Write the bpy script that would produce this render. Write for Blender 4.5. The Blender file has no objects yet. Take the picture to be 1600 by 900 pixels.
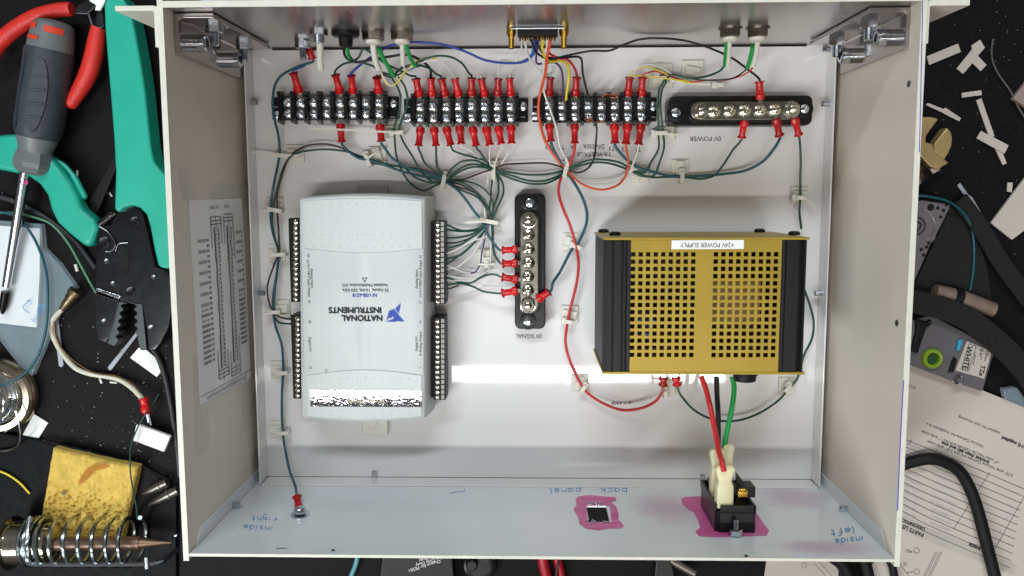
import bpy, bmesh, math, random
from mathutils import Vector, Matrix, Euler
random.seed(7)
sc = bpy.context.scene
# ---------------- camera, world, lamps, exposure ----------------
FPX = 1312.4; CAM = Vector((-.00247, .05193, .6)); ROT = Euler((-.1106, .02541, -.00294), 'XYZ')
cd = bpy.data.cameras.new('camera'); cam = bpy.data.objects.new('camera', cd); sc.collection.objects.link(cam)
cam.location = CAM; cam.rotation_euler = ROT; cd.sensor_width = 36; cd.lens = 36 * FPX / 1600
cd.clip_start = .01; cd.clip_end = 50; sc.camera = cam
RM = ROT.to_matrix()
def ray(px, py): return RM @ Vector(((px - 800) / FPX, (450 - py) / FPX, -1))
def at(px, py, z=0):
    d = ray(px, py); return CAM + d * ((z - CAM.z) / d.z)
def atx(px, py, x):
    d = ray(px, py); return CAM + d * ((x - CAM.x) / d.x)
def aty(px, py, y):
    d = ray(px, py); return CAM + d * ((y - CAM.y) / d.y)
w = bpy.data.worlds.new('World'); sc.world = w; w.use_nodes = True
bg = w.node_tree.nodes['Background']; bg.inputs[1].default_value = .30
_N = w.node_tree.nodes; _L = w.node_tree.links; _tc = _N.new('ShaderNodeTexCoord'); _sp = _N.new('ShaderNodeSeparateXYZ'); _cr = _N.new('ShaderNodeValToRGB')
_L.new(_tc.outputs['Generated'], _sp.inputs[0]); _L.new(_sp.outputs['Z'], _cr.inputs[0]); _L.new(_cr.outputs[0], bg.inputs[0])
_cr.color_ramp.elements[0].position = 0; _cr.color_ramp.elements[0].color = (.30, .26, .23, 1); _cr.color_ramp.elements[1].position = .75; _cr.color_ramp.elements[1].color = (.50, .49, .48, 1)
def lamp(name, loc, sx, sy, power, col, target=(0, 0, 0)):
    l = bpy.data.lights.new(name, 'AREA'); l.shape = 'RECTANGLE'; l.size = sx; l.size_y = sy; l.energy = power; l.color = col
    o = bpy.data.objects.new(name, l); sc.collection.objects.link(o); o.location = loc
    d = Vector(target) - Vector(loc); o.rotation_euler = d.to_track_quat('-Z', 'Y').to_euler(); return o
# the ceiling tube whose reflection lies across the floor of the box
P0 = at(780, 585, 0); HL = 1.9
L0 = Vector((P0.x + (P0.x - CAM.x) / .6 * HL, P0.y + (P0.y - CAM.y) / .6 * HL, HL))
t = lamp('ceiling_tube', L0, 1.36, .042, 10, (1, .99, .97)); t.rotation_euler = (0, 0, 0)
lamp('ceiling_tube', (-.95, -.80, 1.35), .30, .9, 17.5, (.90, .97, 1), (0, 0, 0))
lamp('soft_fill_lamp', (.1, -1.5, 2.2), 1.6, .7, 9, (1, .97, .93), (0, 0, 0))  # added overhead fill that softens the shadows, no known fixture
lamp('ceiling_tube', (-.35, 1.7, 1.9), 1.4, .12, 31, (.84, .94, 1), (0, 0, 0))
sc.view_settings.view_transform = 'Standard'; sc.view_settings.look = 'None'; sc.view_settings.exposure = 0; sc.view_settings.gamma = 1
sc.render.resolution_x = 1024; sc.render.resolution_y = 576
# ---------------- helpers ----------------
XL, XR, YF, YB, HW = -.20546, .20599, .15429, -.15554, .13204
TZ = -.005                                  # the bench top
def lin(c): c /= 255; return c / 12.92 if c < .04045 else ((c + .055) / 1.055) ** 2.4
MATS = {}
def mat(name, rgb, rough=.5, metal=0, var=.06, scale=60, bump=0, bscale=400, coat=0, trans=0, alpha=1, spec=.5, bdet=4, stretch=None, sss=0, rgb2=None, thr=None):
    m = bpy.data.materials.new(name); m.use_nodes = True; nt = m.node_tree; N = nt.nodes; L = nt.links
    b = N['Principled BSDF']; c = [lin(x) for x in rgb]
    b.inputs['Roughness'].default_value = rough; b.inputs['Metallic'].default_value = metal
    b.inputs['Coat Weight'].default_value = coat; b.inputs['Coat Roughness'].default_value = .035
    b.inputs['Transmission Weight'].default_value = trans; b.inputs['Alpha'].default_value = alpha
    b.inputs['Specular IOR Level'].default_value = spec
    if sss: b.inputs['Subsurface Weight'].default_value = sss; b.inputs['Subsurface Radius'].default_value = (.004, .003, .002)
    tc = N.new('ShaderNodeTexCoord'); mp = N.new('ShaderNodeMapping'); L.new(tc.outputs['Object'], mp.inputs[0])
    if stretch: mp.inputs['Scale'].default_value = stretch
    n = N.new('ShaderNodeTexNoise'); n.inputs['Scale'].default_value = scale; n.inputs['Detail'].default_value = 6; L.new(mp.outputs[0], n.inputs[0])
    r = N.new('ShaderNodeValToRGB'); L.new(n.outputs[0], r.inputs[0])
    r.color_ramp.elements[0].position = .3 if thr is None else thr[0]; r.color_ramp.elements[1].position = .7 if thr is None else thr[1]
    r.color_ramp.elements[0].color = [x * (1 - var) for x in c] + [1]
    r.color_ramp.elements[1].color = ([min(1, x * (1 + var)) for x in c] if rgb2 is None else [lin(x) for x in rgb2]) + [1]
    L.new(r.outputs[0], b.inputs['Base Color'])
    mr = N.new('ShaderNodeMapRange'); mr.inputs[3].default_value = max(.02, rough * .82); mr.inputs[4].default_value = min(1, rough * 1.2)
    L.new(n.outputs[0], mr.inputs[0]); L.new(mr.outputs[0], b.inputs['Roughness'])
    if bump:
        n2 = N.new('ShaderNodeTexNoise'); n2.inputs['Scale'].default_value = bscale; n2.inputs['Detail'].default_value = 4; L.new(mp.outputs[0], n2.inputs[0])
        bp = N.new('ShaderNodeBump'); bp.inputs['Strength'].default_value = bump; bp.inputs['Distance'].default_value = .001
        L.new(n2.outputs[0], bp.inputs['Height']); L.new(bp.outputs[0], b.inputs['Normal']); L.new(bp.outputs[0], b.inputs['Coat Normal']); n2.inputs['Detail'].default_value = bdet
    MATS[name] = m; return m
def tag(o, label=None, cat=None, group=None, kind=None):
    if label: o['label'] = label
    if cat: o['category'] = cat
    if group: o['group'] = group
    if kind: o['kind'] = kind
    return o
class MB:
    def __init__(s): s.v = []; s.f = []
    def add(s, vs, fs):
        k = len(s.v); s.v += [Vector(v) for v in vs]; s.f += [[i + k for i in f] for f in fs]; return s
    def box(s, a, b, M=None):
        x0, y0, z0 = a; x1, y1, z1 = b
        vs = [Vector(p) for p in ((x0,y0,z0),(x1,y0,z0),(x1,y1,z0),(x0,y1,z0),(x0,y0,z1),(x1,y0,z1),(x1,y1,z1),(x0,y1,z1))]
        if M: vs = [M @ v for v in vs]
        return s.add(vs, [(0,3,2,1),(4,5,6,7),(0,1,5,4),(1,2,6,5),(2,3,7,6),(3,0,4,7)])
    def prism(s, poly, z0, z1, M=None, top_scale=1.0):
        n = len(poly); ar = sum(poly[i][0]*poly[(i+1)%n][1]-poly[(i+1)%n][0]*poly[i][1] for i in range(n))
        if ar < 0: poly = poly[::-1]
        cx = sum(p[0] for p in poly)/n; cy = sum(p[1] for p in poly)/n
        vs = [Vector((p[0], p[1], z0)) for p in poly] + [Vector((cx+(p[0]-cx)*top_scale, cy+(p[1]-cy)*top_scale, z1)) for p in poly]
        if M: vs = [M @ v for v in vs]
        return s.add(vs, [tuple(range(n))[::-1], tuple(range(n, 2*n))] + [(i, (i+1)%n, n+(i+1)%n, n+i) for i in range(n)])
    def pprism(s, pxpoly, z0, z1):               # outline in photo pixels, read at the height of its top face
        return s.prism([at(x, y, z1)[:2] for x, y in pxpoly], z0, z1)
    def tube(s, pts, r, n=8, cap=True):
        pts = [Vector(p) for p in pts]; rs = r if isinstance(r, (list, tuple)) else [r]*len(pts)
        T = [(pts[min(i+1, len(pts)-1)] - pts[max(i-1, 0)]).normalized() for i in range(len(pts))]
        u = T[0].orthogonal().normalized(); rings = []
        for i, p in enumerate(pts):
            u = (u - T[i]*u.dot(T[i])).normalized(); v = T[i].cross(u)
            rings.append([p + (u*math.cos(a) + v*math.sin(a))*rs[i] for a in (2*math.pi*k/n for k in range(n))])
        vs = [q for g in rings for q in g]; m = len(pts)
        fs = [(i*n+k, i*n+(k+1)%n, (i+1)*n+(k+1)%n, (i+1)*n+k) for i in range(m-1) for k in range(n)]
        if cap: fs += [tuple(range(n))[::-1], tuple((m-1)*n+k for k in range(n))]
        return s.add(vs, fs)
    def cyl(s, p0, p1, r, n=16): return s.tube([p0, p1], r, n)
    def lathe(s, prof, p0, p1, n=20, phase=0):      # prof: (t along the axis in metres, radius)
        p0 = Vector(p0); d = (Vector(p1)-p0).normalized(); u = d.orthogonal().normalized(); v = d.cross(u); m = len(prof)
        vs = [p0 + d*t + (u*math.cos(2*math.pi*k/n) + v*math.sin(2*math.pi*k/n))*r for t, r in prof for k in range(n)]
        return s.add(vs, [(i*n+k, i*n+(k+1)%n, (i+1)*n+(k+1)%n, (i+1)*n+k) for i in range(m-1) for k in range(n)] + [tuple(range(n))[::-1], tuple((m-1)*n+k for k in range(n))])
    def ball(s, c, r, n=10, sz=1):
        c = Vector(c); vs = []; m = n//2
        for j in range(1, m):
            for k in range(n): vs.append(c + Vector((math.cos(2*math.pi*k/n)*math.sin(math.pi*j/m)*r, math.sin(2*math.pi*k/n)*math.sin(math.pi*j/m)*r, math.cos(math.pi*j/m)*r*sz)))
        vs += [c + Vector((0,0,r*sz)), c - Vector((0,0,r*sz))]; q = len(vs)
        fs = [(j*n+k, (j+1)*n+k, (j+1)*n+(k+1)%n, j*n+(k+1)%n) for j in range(m-2) for k in range(n)]
        fs += [(q-2, k, (k+1)%n) for k in range(n)] + [(q-1, (m-2)*n+(k+1)%n, (m-2)*n+k) for k in range(n)]
        return s.add(vs, fs)
    def mesh(s, name, m, off=Vector((0,0,0)), smooth=35, bevel=0, seg=2):
        me = bpy.data.meshes.new(name); me.from_pydata([tuple(v-off) for v in s.v], [], s.f)
        bm = bmesh.new(); bm.from_mesh(me); 
        if bevel:
            bmesh.ops.recalc_face_normals(bm, faces=bm.faces)
            es = [e for e in bm.edges if len(e.link_faces) == 2 and e.calc_face_angle(0) > math.radians(32)]
            bmesh.ops.bevel(bm, geom=es, offset=bevel, segments=seg, profile=.5, affect='EDGES', clamp_overlap=True)
        big = [f for f in bm.faces if len(f.verts) > 4]
        if big: bmesh.ops.triangulate(bm, faces=big)
        bm.to_mesh(me); bm.free()
        if smooth:
            me.polygons.foreach_set('use_smooth', [True]*len(me.polygons)); me.set_sharp_from_angle(angle=math.radians(smooth))
        if bevel and smooth:                       # area-weighted normals keep the flat faces flat beside their rounded edges
            P = me.polygons; nf = [p.normal.copy() for p in P]; ar = [p.area for p in P]; vf = [[] for _ in me.vertices]
            for p in P:
                for v in p.vertices: vf[v].append(p.index)
            ct = math.cos(math.radians(max(smooth, 50))); out = []
            for p in P:
                for v in p.vertices:
                    n = Vector((0, 0, 0))
                    for q in vf[v]:
                        if nf[q].dot(nf[p.index]) > ct: n += nf[q]*ar[q]
                    out.append(n.normalized() if n.length > 1e-20 else nf[p.index])
            me.normals_split_custom_set(out)
        me.materials.append(m); return me
    def solo(s, name, m, label, cat, group=None, kind=None, **k):
        lo = Vector((min(v.x for v in s.v), min(v.y for v in s.v), min(v.z for v in s.v))); hi = Vector((max(v.x for v in s.v), max(v.y for v in s.v), 0))
        c = Vector(((lo.x+hi.x)/2, (lo.y+hi.y)/2, lo.z))
        o = bpy.data.objects.new(name, s.mesh(name, m, c, **k)); sc.collection.objects.link(o); o.location = c
        return tag(o, label, cat, group, kind)
class Thing:
    def __init__(s, name, loc, label, cat, group=None, kind=None):
        s.o = bpy.data.objects.new(name, None); sc.collection.objects.link(s.o); s.o.location = loc; s.o.empty_display_size = .005; s.l = Vector(loc)
        tag(s.o, label, cat, group, kind)
    def part(s, name, mb, m, parent=None, label=None, kind=None, **k):
        p = parent or s.o; off = s.l if p is s.o else s.l + p.location
        o = bpy.data.objects.new(name, mb.mesh(name, m, off, **k)); sc.collection.objects.link(o); o.parent = p
        return tag(o, label, None, None, kind)
    def inst(s, name, me, wloc, rot=(0,0,0), scale=(1,1,1), parent=None):
        p = parent or s.o
        o = bpy.data.objects.new(name, me); sc.collection.objects.link(o); o.parent = p; o.rotation_mode = 'XYZ'
        o.location = Vector(wloc) - s.l - (p.location if p is not s.o else Vector((0,0,0))); o.rotation_euler = rot; o.scale = scale; return o
def smooth_path(P, k=6):
    P = [Vector(p) for p in P]
    if len(P) < 3: return P
    Q = [P[0]*2-P[1]] + P + [P[-1]*2-P[-2]]; out = []
    for i in range(1, len(Q)-2):
        a, b, c, d = Q[i-1:i+3]; m1 = (c-a)*.5; m2 = (d-b)*.5
        la = (b-a).length; lb = (c-b).length; lc = (d-c).length
        m1 = m1 * min(1, 2*lb/max(1e-6, la+lb)*1.0); m2 = m2 * min(1, 2*lb/max(1e-6, lb+lc)*1.0)
        for j in range(k):
            t = j/k; t2 = t*t; t3 = t2*t
            out.append(b*(2*t3-3*t2+1) + m1*(t3-2*t2+t) + c*(-2*t3+3*t2) + m2*(t3-t2))
    return out + [P[-1]]
def pxpath(pts, z=None): return [at(p[0], p[1], (p[2] if len(p) > 2 else z)/1000) for p in pts]
# flat print: letters laid out in photo pixels and projected onto the surface they stand on
_tc = {}
def glyphs(s):
    if s in _tc: return _tc[s]
    cu = bpy.data.curves.new('t', 'FONT'); cu.body = s; cu.align_x = 'CENTER'; cu.align_y = 'CENTER'; cu.resolution_u = 3
    o = bpy.data.objects.new('t', cu); me = o.to_mesh()
    r = ([v.co.copy() for v in me.vertices], [tuple(p.vertices) for p in me.polygons]); o.to_mesh_clear(); bpy.data.objects.remove(o); _tc[s] = r; return r
def print_text(mb, s, px, py, h, ang, surf, bold=0, sx=1):
    vs, fs = glyphs(s); ca, sa = math.cos(math.radians(ang)), math.sin(math.radians(ang))
    offs = [(0, 0)] if not bold else [(-bold, 0, ), (bold, 0), (0, bold), (0, -bold)]
    for k, (ox, oy) in enumerate(offs):
        out = []
        for v in vs:
            x = v.x*h*1.4*sx + ox; y = v.y*h*1.4 + oy
            q = surf(px + x*ca - y*sa, py - (x*sa + y*ca)); out.append(q + surf.n * (.00002*k))
        mb.add(out, fs)
class Surf:
    def __init__(s, f, n): s.f = f; s.n = Vector(n)
    def __call__(s, x, y): return s.f(x, y) + s.n*.00025
def zs(z): return Surf(lambda x, y: at(x, y, z), (0, 0, 1))
def xs_(x, sgn): return Surf(lambda a, b: atx(a, b, x), (sgn, 0, 0))
def ys_(y, sgn): return Surf(lambda a, b: aty(a, b, y), (0, sgn, 0))
def stroke(mb, pts, wpx, surf):               # a pen stroke of the given pixel width
    pts = [Vector((p[0], p[1], 0)) for p in pts]
    if len(pts) > 2: pts = smooth_path(pts, 4)
    L, R = [], []
    for i, p in enumerate(pts):
        d = (pts[min(i+1, len(pts)-1)] - pts[max(i-1, 0)]); d = d.normalized() if d.length else Vector((1,0,0))
        n = Vector((-d.y, d.x, 0))*wpx/2; L.append(surf(p.x+n.x, p.y+n.y)); R.append(surf(p.x-n.x, p.y-n.y))
    m = len(pts); mb.add(L+R, [(i, i+1, m+i+1, m+i) for i in range(m-1)])
def patch(mb, poly, surf): mb.add([surf(x, y) for x, y in poly], [tuple(range(len(poly)))])
HAND = {'b': [[(0,1.6),(0,0)],[(0,.6),(.35,.9),(.6,.5),(.4,.05),(0,.1)]], 'a': [[(.6,.85),(.2,.9),(0,.45),(.25,0),(.55,.35),(.6,.9),(.6,.2),(.8,0)]],
 'c': [[(.6,.8),(.25,.9),(0,.45),(.25,0),(.65,.15)]], 'k': [[(0,1.5),(0,0)],[(.55,.9),(.05,.4),(.65,0)]], 'p': [[(0,.9),(0,-.8)],[(0,.7),(.4,.95),(.6,.5),(.35,.05),(0,.2)]],
 'n': [[(0,.9),(0,0)],[(0,.6),(.3,.95),(.55,.7),(.6,0)]], 'e': [[(.05,.45),(.6,.5),(.35,.95),(.05,.6),(.15,.05),(.65,.15)]], 'l': [[(.1,1.6),(.1,.1),(.3,0)]],
 'i': [[(.1,.9),(.1,0)],[(.1,1.25),(.12,1.35)]], 's': [[(.5,.85),(.15,.85),(.15,.55),(.5,.35),(.4,0),(0,.1)]], 'd': [[(.6,1.6),(.6,0)],[(.6,.7),(.25,.95),(0,.45),(.25,0),(.6,.3)]],
 'r': [[(0,.9),(0,0)],[(0,.5),(.25,.85),(.5,.85)]], 'g': [[(.6,.85),(.2,.9),(0,.45),(.3,.1),(.6,.5),(.6,-.5),(.3,-.8),(0,-.5)]], 'h': [[(0,1.6),(0,0)],[(0,.6),(.3,.95),(.55,.7),(.6,0)]],
 't': [[(.25,1.4),(.25,.1),(.5,0)],[(0,.95),(.55,.95)]], 'f': [[(.6,1.5),(.3,1.5),(.2,1),(.2,-.3)],[(0,.8),(.5,.8)]], 'o': [[(.3,.9),(0,.45),(.3,0),(.6,.45),(.3,.9)]],
 'u': [[(0,.9),(.05,.1),(.5,.1),(.6,.9),(.6,0)]], 'A': [[(0,0),(.35,1.5),(.7,0)],[(.15,.5),(.6,.5)]], '1': [[(.1,1.3),(.3,1.5),(.3,0)]], '0': [[(.3,1.5),(0,.75),(.3,0),(.6,.75),(.3,1.5)]]}
def hand(mb, s, px, py, h, ang, wpx, surf, sx=1):
    ca, sa = math.cos(math.radians(ang)), math.sin(math.radians(ang)); x0 = 0
    for ch in s:
        if ch == ' ': x0 += .8; continue
        for st in HAND[ch]:
            stroke(mb, [(px + ((x0+x)*h*sx*ca - y*h*sa), py - ((x0+x)*h*sx*sa + y*h*ca)) for x, y in st], wpx, surf)
        x0 += .95 if ch not in 'li1' else .5
def slab_holes(mb, ub, vb, hole, w0, w1, f):      # plate with square openings; f(u,v,w) places it
    nu, nv = len(ub)-1, len(vb)-1; idx = {}
    def V(i, j, k):
        if (i, j, k) not in idx: idx[(i,j,k)] = len(mb.v); mb.v.append(Vector(f(ub[i], vb[j], w1 if k else w0)))
        return idx[(i,j,k)]
    H = lambda i, j: i < 0 or j < 0 or i >= nu or j >= nv or hole(i, j)
    for i in range(nu):
        for j in range(nv):
            if hole(i, j): continue
            mb.f.append([V(i,j,1),V(i+1,j,1),V(i+1,j+1,1),V(i,j+1,1)]); mb.f.append([V(i,j,0),V(i,j+1,0),V(i+1,j+1,0),V(i+1,j,0)])
            if H(i-1,j): mb.f.append([V(i,j,0),V(i,j,1),V(i,j+1,1),V(i,j+1,0)])
            if H(i+1,j): mb.f.append([V(i+1,j,0),V(i+1,j+1,0),V(i+1,j+1,1),V(i+1,j,1)])
            if H(i,j-1): mb.f.append([V(i,j,0),V(i+1,j,0),V(i+1,j,1),V(i,j,1)])
            if H(i,j+1): mb.f.append([V(i,j+1,0),V(i,j+1,1),V(i+1,j+1,1),V(i+1,j+1,0)])
# ---------------- materials ----------------
def soft_alpha(m, top):                         # ink that fades out towards its rim, in blotches
    nt = m.node_tree; N = nt.nodes; L = nt.links; tc = N.new('ShaderNodeTexCoord'); sb = N.new('ShaderNodeVectorMath'); sb.operation = 'SUBTRACT'; sb.inputs[1].default_value = (.5, .5, .5)
    L.new(tc.outputs['Generated'], sb.inputs[0]); mu = N.new('ShaderNodeVectorMath'); mu.operation = 'MULTIPLY'; mu.inputs[1].default_value = (2, 0, 2); L.new(sb.outputs[0], mu.inputs[0])
    ln = N.new('ShaderNodeVectorMath'); ln.operation = 'LENGTH'; L.new(mu.outputs[0], ln.inputs[0]); n = N.new('ShaderNodeTexNoise'); n.inputs['Scale'].default_value = 45; L.new(tc.outputs['Object'], n.inputs[0])
    ad = N.new('ShaderNodeMath'); ad.operation = 'MULTIPLY_ADD'; L.new(n.outputs[0], ad.inputs[0]); ad.inputs[1].default_value = .7; L.new(ln.outputs['Value'], ad.inputs[2])
    mr = N.new('ShaderNodeMapRange'); mr.interpolation_type = 'SMOOTHSTEP'; mr.inputs[1].default_value = .45; mr.inputs[2].default_value = 1.2; mr.inputs[3].default_value = top; mr.inputs[4].default_value = 0
    L.new(ad.outputs[0], mr.inputs[0]); L.new(mr.outputs[0], N['Principled BSDF'].inputs['Alpha'])
PAINT = mat('white_gloss_paint', (228, 225, 223), .4, var=.025, scale=8, bump=.006, bscale=170, bdet=2, coat=1)
PAINTL = mat('grey_beige_satin_paint', (222, 212, 198), .38, var=.05, scale=14, bump=.12, bscale=2500)
EDGE = mat('painted_edge', (216, 213, 200), .4, var=.05, scale=200)
ALU = mat('brushed_aluminium', (178, 172, 168), .2, metal=.85, var=.05, scale=30, stretch=(1, 1, 14), bump=.04, bscale=300)
ALU2 = mat('polished_angle_aluminium', (168, 160, 156), .13, metal=.8, var=.08, scale=40)
CHROME = mat('zinc_plated_steel', (200, 206, 214), .16, metal=1, var=.08, scale=300)
NICKEL = mat('nickel_brass', (205, 200, 185), .14, metal=1, var=.08, scale=250)
DKSTEEL = mat('dark_steel', (112, 112, 114), .3, metal=1, var=.15, scale=200)
BRASS = mat('yellow_brass', (205, 165, 70), .22, metal=1, var=.12, scale=200)
BLACK = mat('black_moulded_plastic', (17, 17, 19), .3, spec=.35, var=.15, scale=120, bump=.05)
BLACKM = mat('matt_black_plastic', (18, 17, 18), .5, spec=.25, var=.2, scale=120, bump=.15)
BLACKA = mat('black_anodised_aluminium', (30, 29, 31), .4, spec=.3, metal=.2, var=.1, scale=60, stretch=(12, 1, 12))
GOLD = mat('gold_anodised_sheet', (164, 137, 46), .38, metal=.35, var=.09, scale=50, bump=.04, bscale=1500)
CREAM = mat('cream_nylon', (222, 214, 172), .4, var=.05, scale=100, sss=.15)
NYLON = mat('milky_nylon', (224, 220, 208), .35, var=.05, scale=100, sss=.2)
DAQ = mat('pale_grey_plastic', (203, 207, 205), .5, var=.03, scale=30, bump=.12, bscale=2200)
REDV = mat('red_vinyl_sleeve', (186, 20, 24), .26, var=.16, scale=250, sss=.1, bump=.3, bscale=500)
def vary(m, amt):                               # every copy a slightly different shade
    nt = m.node_tree; oi = nt.nodes.new('ShaderNodeObjectInfo'); hs = nt.nodes.new('ShaderNodeHueSaturation'); mr = nt.nodes.new('ShaderNodeMapRange'); bs = nt.nodes['Principled BSDF']
    mr.inputs[3].default_value = 1-amt; mr.inputs[4].default_value = 1+amt; nt.links.new(oi.outputs['Random'], mr.inputs[0]); nt.links.new(mr.outputs[0], hs.inputs['Value'])
    src = bs.inputs['Base Color'].links[0].from_socket; nt.links.new(src, hs.inputs['Color']); nt.links.new(hs.outputs[0], bs.inputs['Base Color'])
vary(REDV, .28)
NUTM = mat('dull_nickel_nut', (150, 143, 132), .24, metal=1, var=.2, scale=250)
PRINTK = mat('black_print', (38, 38, 42), .6, var=.1); PRINTG = mat('grey_print', (166, 165, 166), .7, var=.05)
PRINTB = mat('blue_print', (38, 72, 168), .5, var=.05); INKB = mat('blue_marker_ink', (84, 150, 206), .5, var=.3, scale=500, alpha=.8)
INKP = mat('magenta_layout_dye', (232, 128, 186), .3, var=.12, scale=90, stretch=(1, 1, 3), rgb2=(204, 66, 138))
INKT = mat('faint_pink_dye_smear', (222, 178, 205), .22, var=.1, scale=40, alpha=.35)
soft_alpha(INKT, .34)
PAPER = mat('white_paper', (238, 237, 236), .75, var=.02, scale=30, bump=.05)
PAPER_DIM = mat('dim_lit_white_paper', (192, 182, 172), .8, var=.02, scale=30, bump=.05)  # darker copy of the white paper; dimmer, warmer light is in its colour
TAPE = mat('clear_matt_tape', (232, 230, 224), .3, alpha=.36, var=.02)
FOIL = mat('crinkled_foil_tape', (176, 174, 180), .03, metal=1, var=.25, scale=260, bump=.020, bscale=330, bdet=1, stretch=(1, 1.8, 1))
def vin(n, c, r=.35): return mat(n, c, r, var=.1, scale=200)
WG = vin('dark_green_insulation', (20, 70, 56)); WT = vin('teal_insulation', (22, 84, 96)); WK = vin('black_insulation', (22, 22, 24))
WB = vin('blue_insulation', (36, 58, 150)); WR = vin('red_insulation', (198, 44, 48)); WO = vin('orange_insulation', (222, 84, 40))
WW = vin('white_insulation', (225, 222, 215)); WY = vin('yellow_insulation', (226, 204, 48)); WP = vin('purple_insulation', (82, 56, 110))
WN = vin('brown_insulation', (60, 34, 34)); WGB = vin('bright_green_heat_shrink', (30, 150, 72)); WBB = vin('sky_blue_insulation', (44, 110, 200))
# ---------------- bench ----------------
MATK = mat('black_antistatic_mat', (15, 13, 15), .6, var=.35, scale=300, bump=.2, bscale=1500, spec=.15)
b = MB().box((-1.2, -1.0, TZ-.012), (1.2, 1.0, TZ)); o = b.solo('bench_surface', MATK, None, None, kind='structure', smooth=0)
# ---------------- the box ----------------
box = Thing('equipment_chassis', (0, 0, -.003), 'open white and grey sheet metal equipment box seen from above, holding all the wiring', 'equipment box')
b = MB().box((XL+.0045, YB, -.002), (XR-.0045, YF, 0))
for s in (-1, 1):
    x = (XL if s < 0 else XR); b.box((min(x-s*.0045, x-s*.0057), YB, .0001), (max(x-s*.0045, x-s*.0057), YF-.001, .0165))
b.box((XL+.006, YB-.0012, .0001), (XR-.006, YB, .0165))
box.part('floor_panel', b, PAINT, bevel=.0004)
for s, X in ((-1, XL), (1, XR)):
    lean = .0006 if s < 0 else -.0012
    q = [(X, 0), (X+s*.003, 0), (X+s*.003+lean, HW), (X+lean, HW)]
    y0, y1 = YB-.0055, YF+.016
    b = MB().add([(a, y, z) for y in (y0, y1) for a, z in q], [(0,1,2,3),(7,6,5,4),(0,4,5,1),(1,5,6,2),(2,6,7,3),(3,7,4,0)])
    sp = box.part('side_panel', b, PAINTL, smooth=0)
    b = MB().box((min(X, X+s*.003)+lean-.0001, y0-.0001, HW), (max(X, X+s*.003)+lean+.0001, y1, HW+.0004)); box.part('top_edge', b, EDGE, smooth=0, parent=sp)
    # mounting holes as flat discs; light and dark seen through them is colour
    for (px, py) in (((268, 132), (287, 503)) if s < 0 else ((1424, 131), (1405, 505))):
        c = atx(px, py, X); b = MB()
        xx = X - s*(.0004 + abs(lean)*c.z/HW)
        ring = [(xx, c.y+.0018*math.cos(a), c.z+.0022*math.sin(a)) for a in [k*math.pi/8 for k in range(16)]]
        b.add(ring, [tuple(range(16))]); box.part('mounting_hole_disc', b, EDGE if s < 0 else DKSTEEL, parent=sp, smooth=0)
# back panel with the square hole
c0 = aty(916, 790, YB-.0012); c1 = aty(953, 816, YB-.0012)
ub = [XL+.001, min(c0.x, c1.x), max(c0.x, c1.x), XR-.001]; vb = [0.0002, c0.z, c1.z, HW]
b = MB(); slab_holes(b, ub, vb, lambda i, j: i == 1 and j == 1, 0, .002, lambda u, v, w: (u, YB-.0024+w*.6, v))
PANELW = mat('white_gloss_panel_paint', (226, 230, 233), .4, var=.03, scale=14, coat=.6)
bp = box.part('back_panel', b, PANELW, smooth=0)
b = MB().box((XL+.001, YB-.0028, HW), (XR-.001, YB-.0011, HW+.0005)); box.part('top_edge', b, EDGE, parent=bp, smooth=0)
for s, X in ((-1, XL), (1, XR)):
    b = MB().prism([(YB-.0008, .0), (YB+.0065, .0), (YB+.0085, .112), (YB-.0008, .122)], 0, .0011, Matrix(((0,0,-s,X-s*.0001),(1,0,0,0),(0,1,0,0),(0,0,0,1))))
    box.part('panel_flange', b, PANELW, parent=bp, smooth=0)
sb = ys_(YB-.0012, 1)
# layout dye, smears and marker writing on the back panel
b = MB(); patch(b, [(899,782),(903,776),(920,774),(945,776),(962,777),(963,783),(955,785),(963,792),(967,805),(966,812),(975,822),(970,826),(950,826),(935,829),(915,826),(905,818),(903,808),(898,800),(896,796),(901,790),(916.5,790.6),(918.5,816.2),(955.5,816.2),(953,790.6),(916.4,790.5),(900.9,789.8)], sb)
box.part('layout_dye', b, INKP, parent=bp, smooth=0, label='magenta dye patch round the small square hole')
b = MB(); patch(b, [(1064,780),(1072,777),(1090,776),(1150,776),(1172,790),(1185,806),(1194,820),(1202,829),(1198,837),(1150,839),(1120,840),(1092,838),(1086,831),(1094,825),(1090,812),(1083,800),(1076,797),(1066,788)], sb)
box.part('layout_dye', b, INKP, parent=bp, smooth=0, label='magenta dye patch round the power inlet')
sb2 = Surf(lambda x, y: aty(x, y, YB-.0012), (0, .4, 0))
for pl in ([(968,757),(1100,757),(1100,835),(968,835)], [(1165,750),(1300,750),(1300,805),(1165,805)], [(1150,838),(1400,838),(1400,872),(1150,872)]):
    b = MB(); patch(b, pl, sb2); box.part('dye_smear', b, INKT, parent=bp, smooth=0)
b = MB(); hand(b, 'back', 979, 763, 6.2, 180, 1.2, sb, 1.9); hand(b, 'panel', 907, 763, 5.6, 181, 1.2, sb, 2.1)
hand(b, 'inside', 1348, 838, 6.5, 186, 1.6, sb, 1.5); hand(b, 'left', 1334, 824, 6.5, 188, 1.7, sb, 1.9)
hand(b, 'inside', 426, 823, 5.6, 176, 1.2, sb, 1.8); hand(b, 'right', 432, 809, 5.2, 176, 1.2, sb, 1.9)
stroke(b, [(703,771),(715,769),(725,768),(726,764)], 1, sb)
box.part('marker_writing', b, INKB, parent=bp, smooth=0, kind='stuff')
b = MB()
for k in range(40):
    px, py = (random.uniform(916, 952), random.choice((788.5, 818)) + random.gauss(0, 1.4)); p = aty(px, py, YB-.0012); b.ball(p + Vector((0,.0004,0)), random.uniform(.0004, .0011), 6)
box.part('filed_burr', b, CHROME, parent=bp, kind='stuff')
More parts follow.
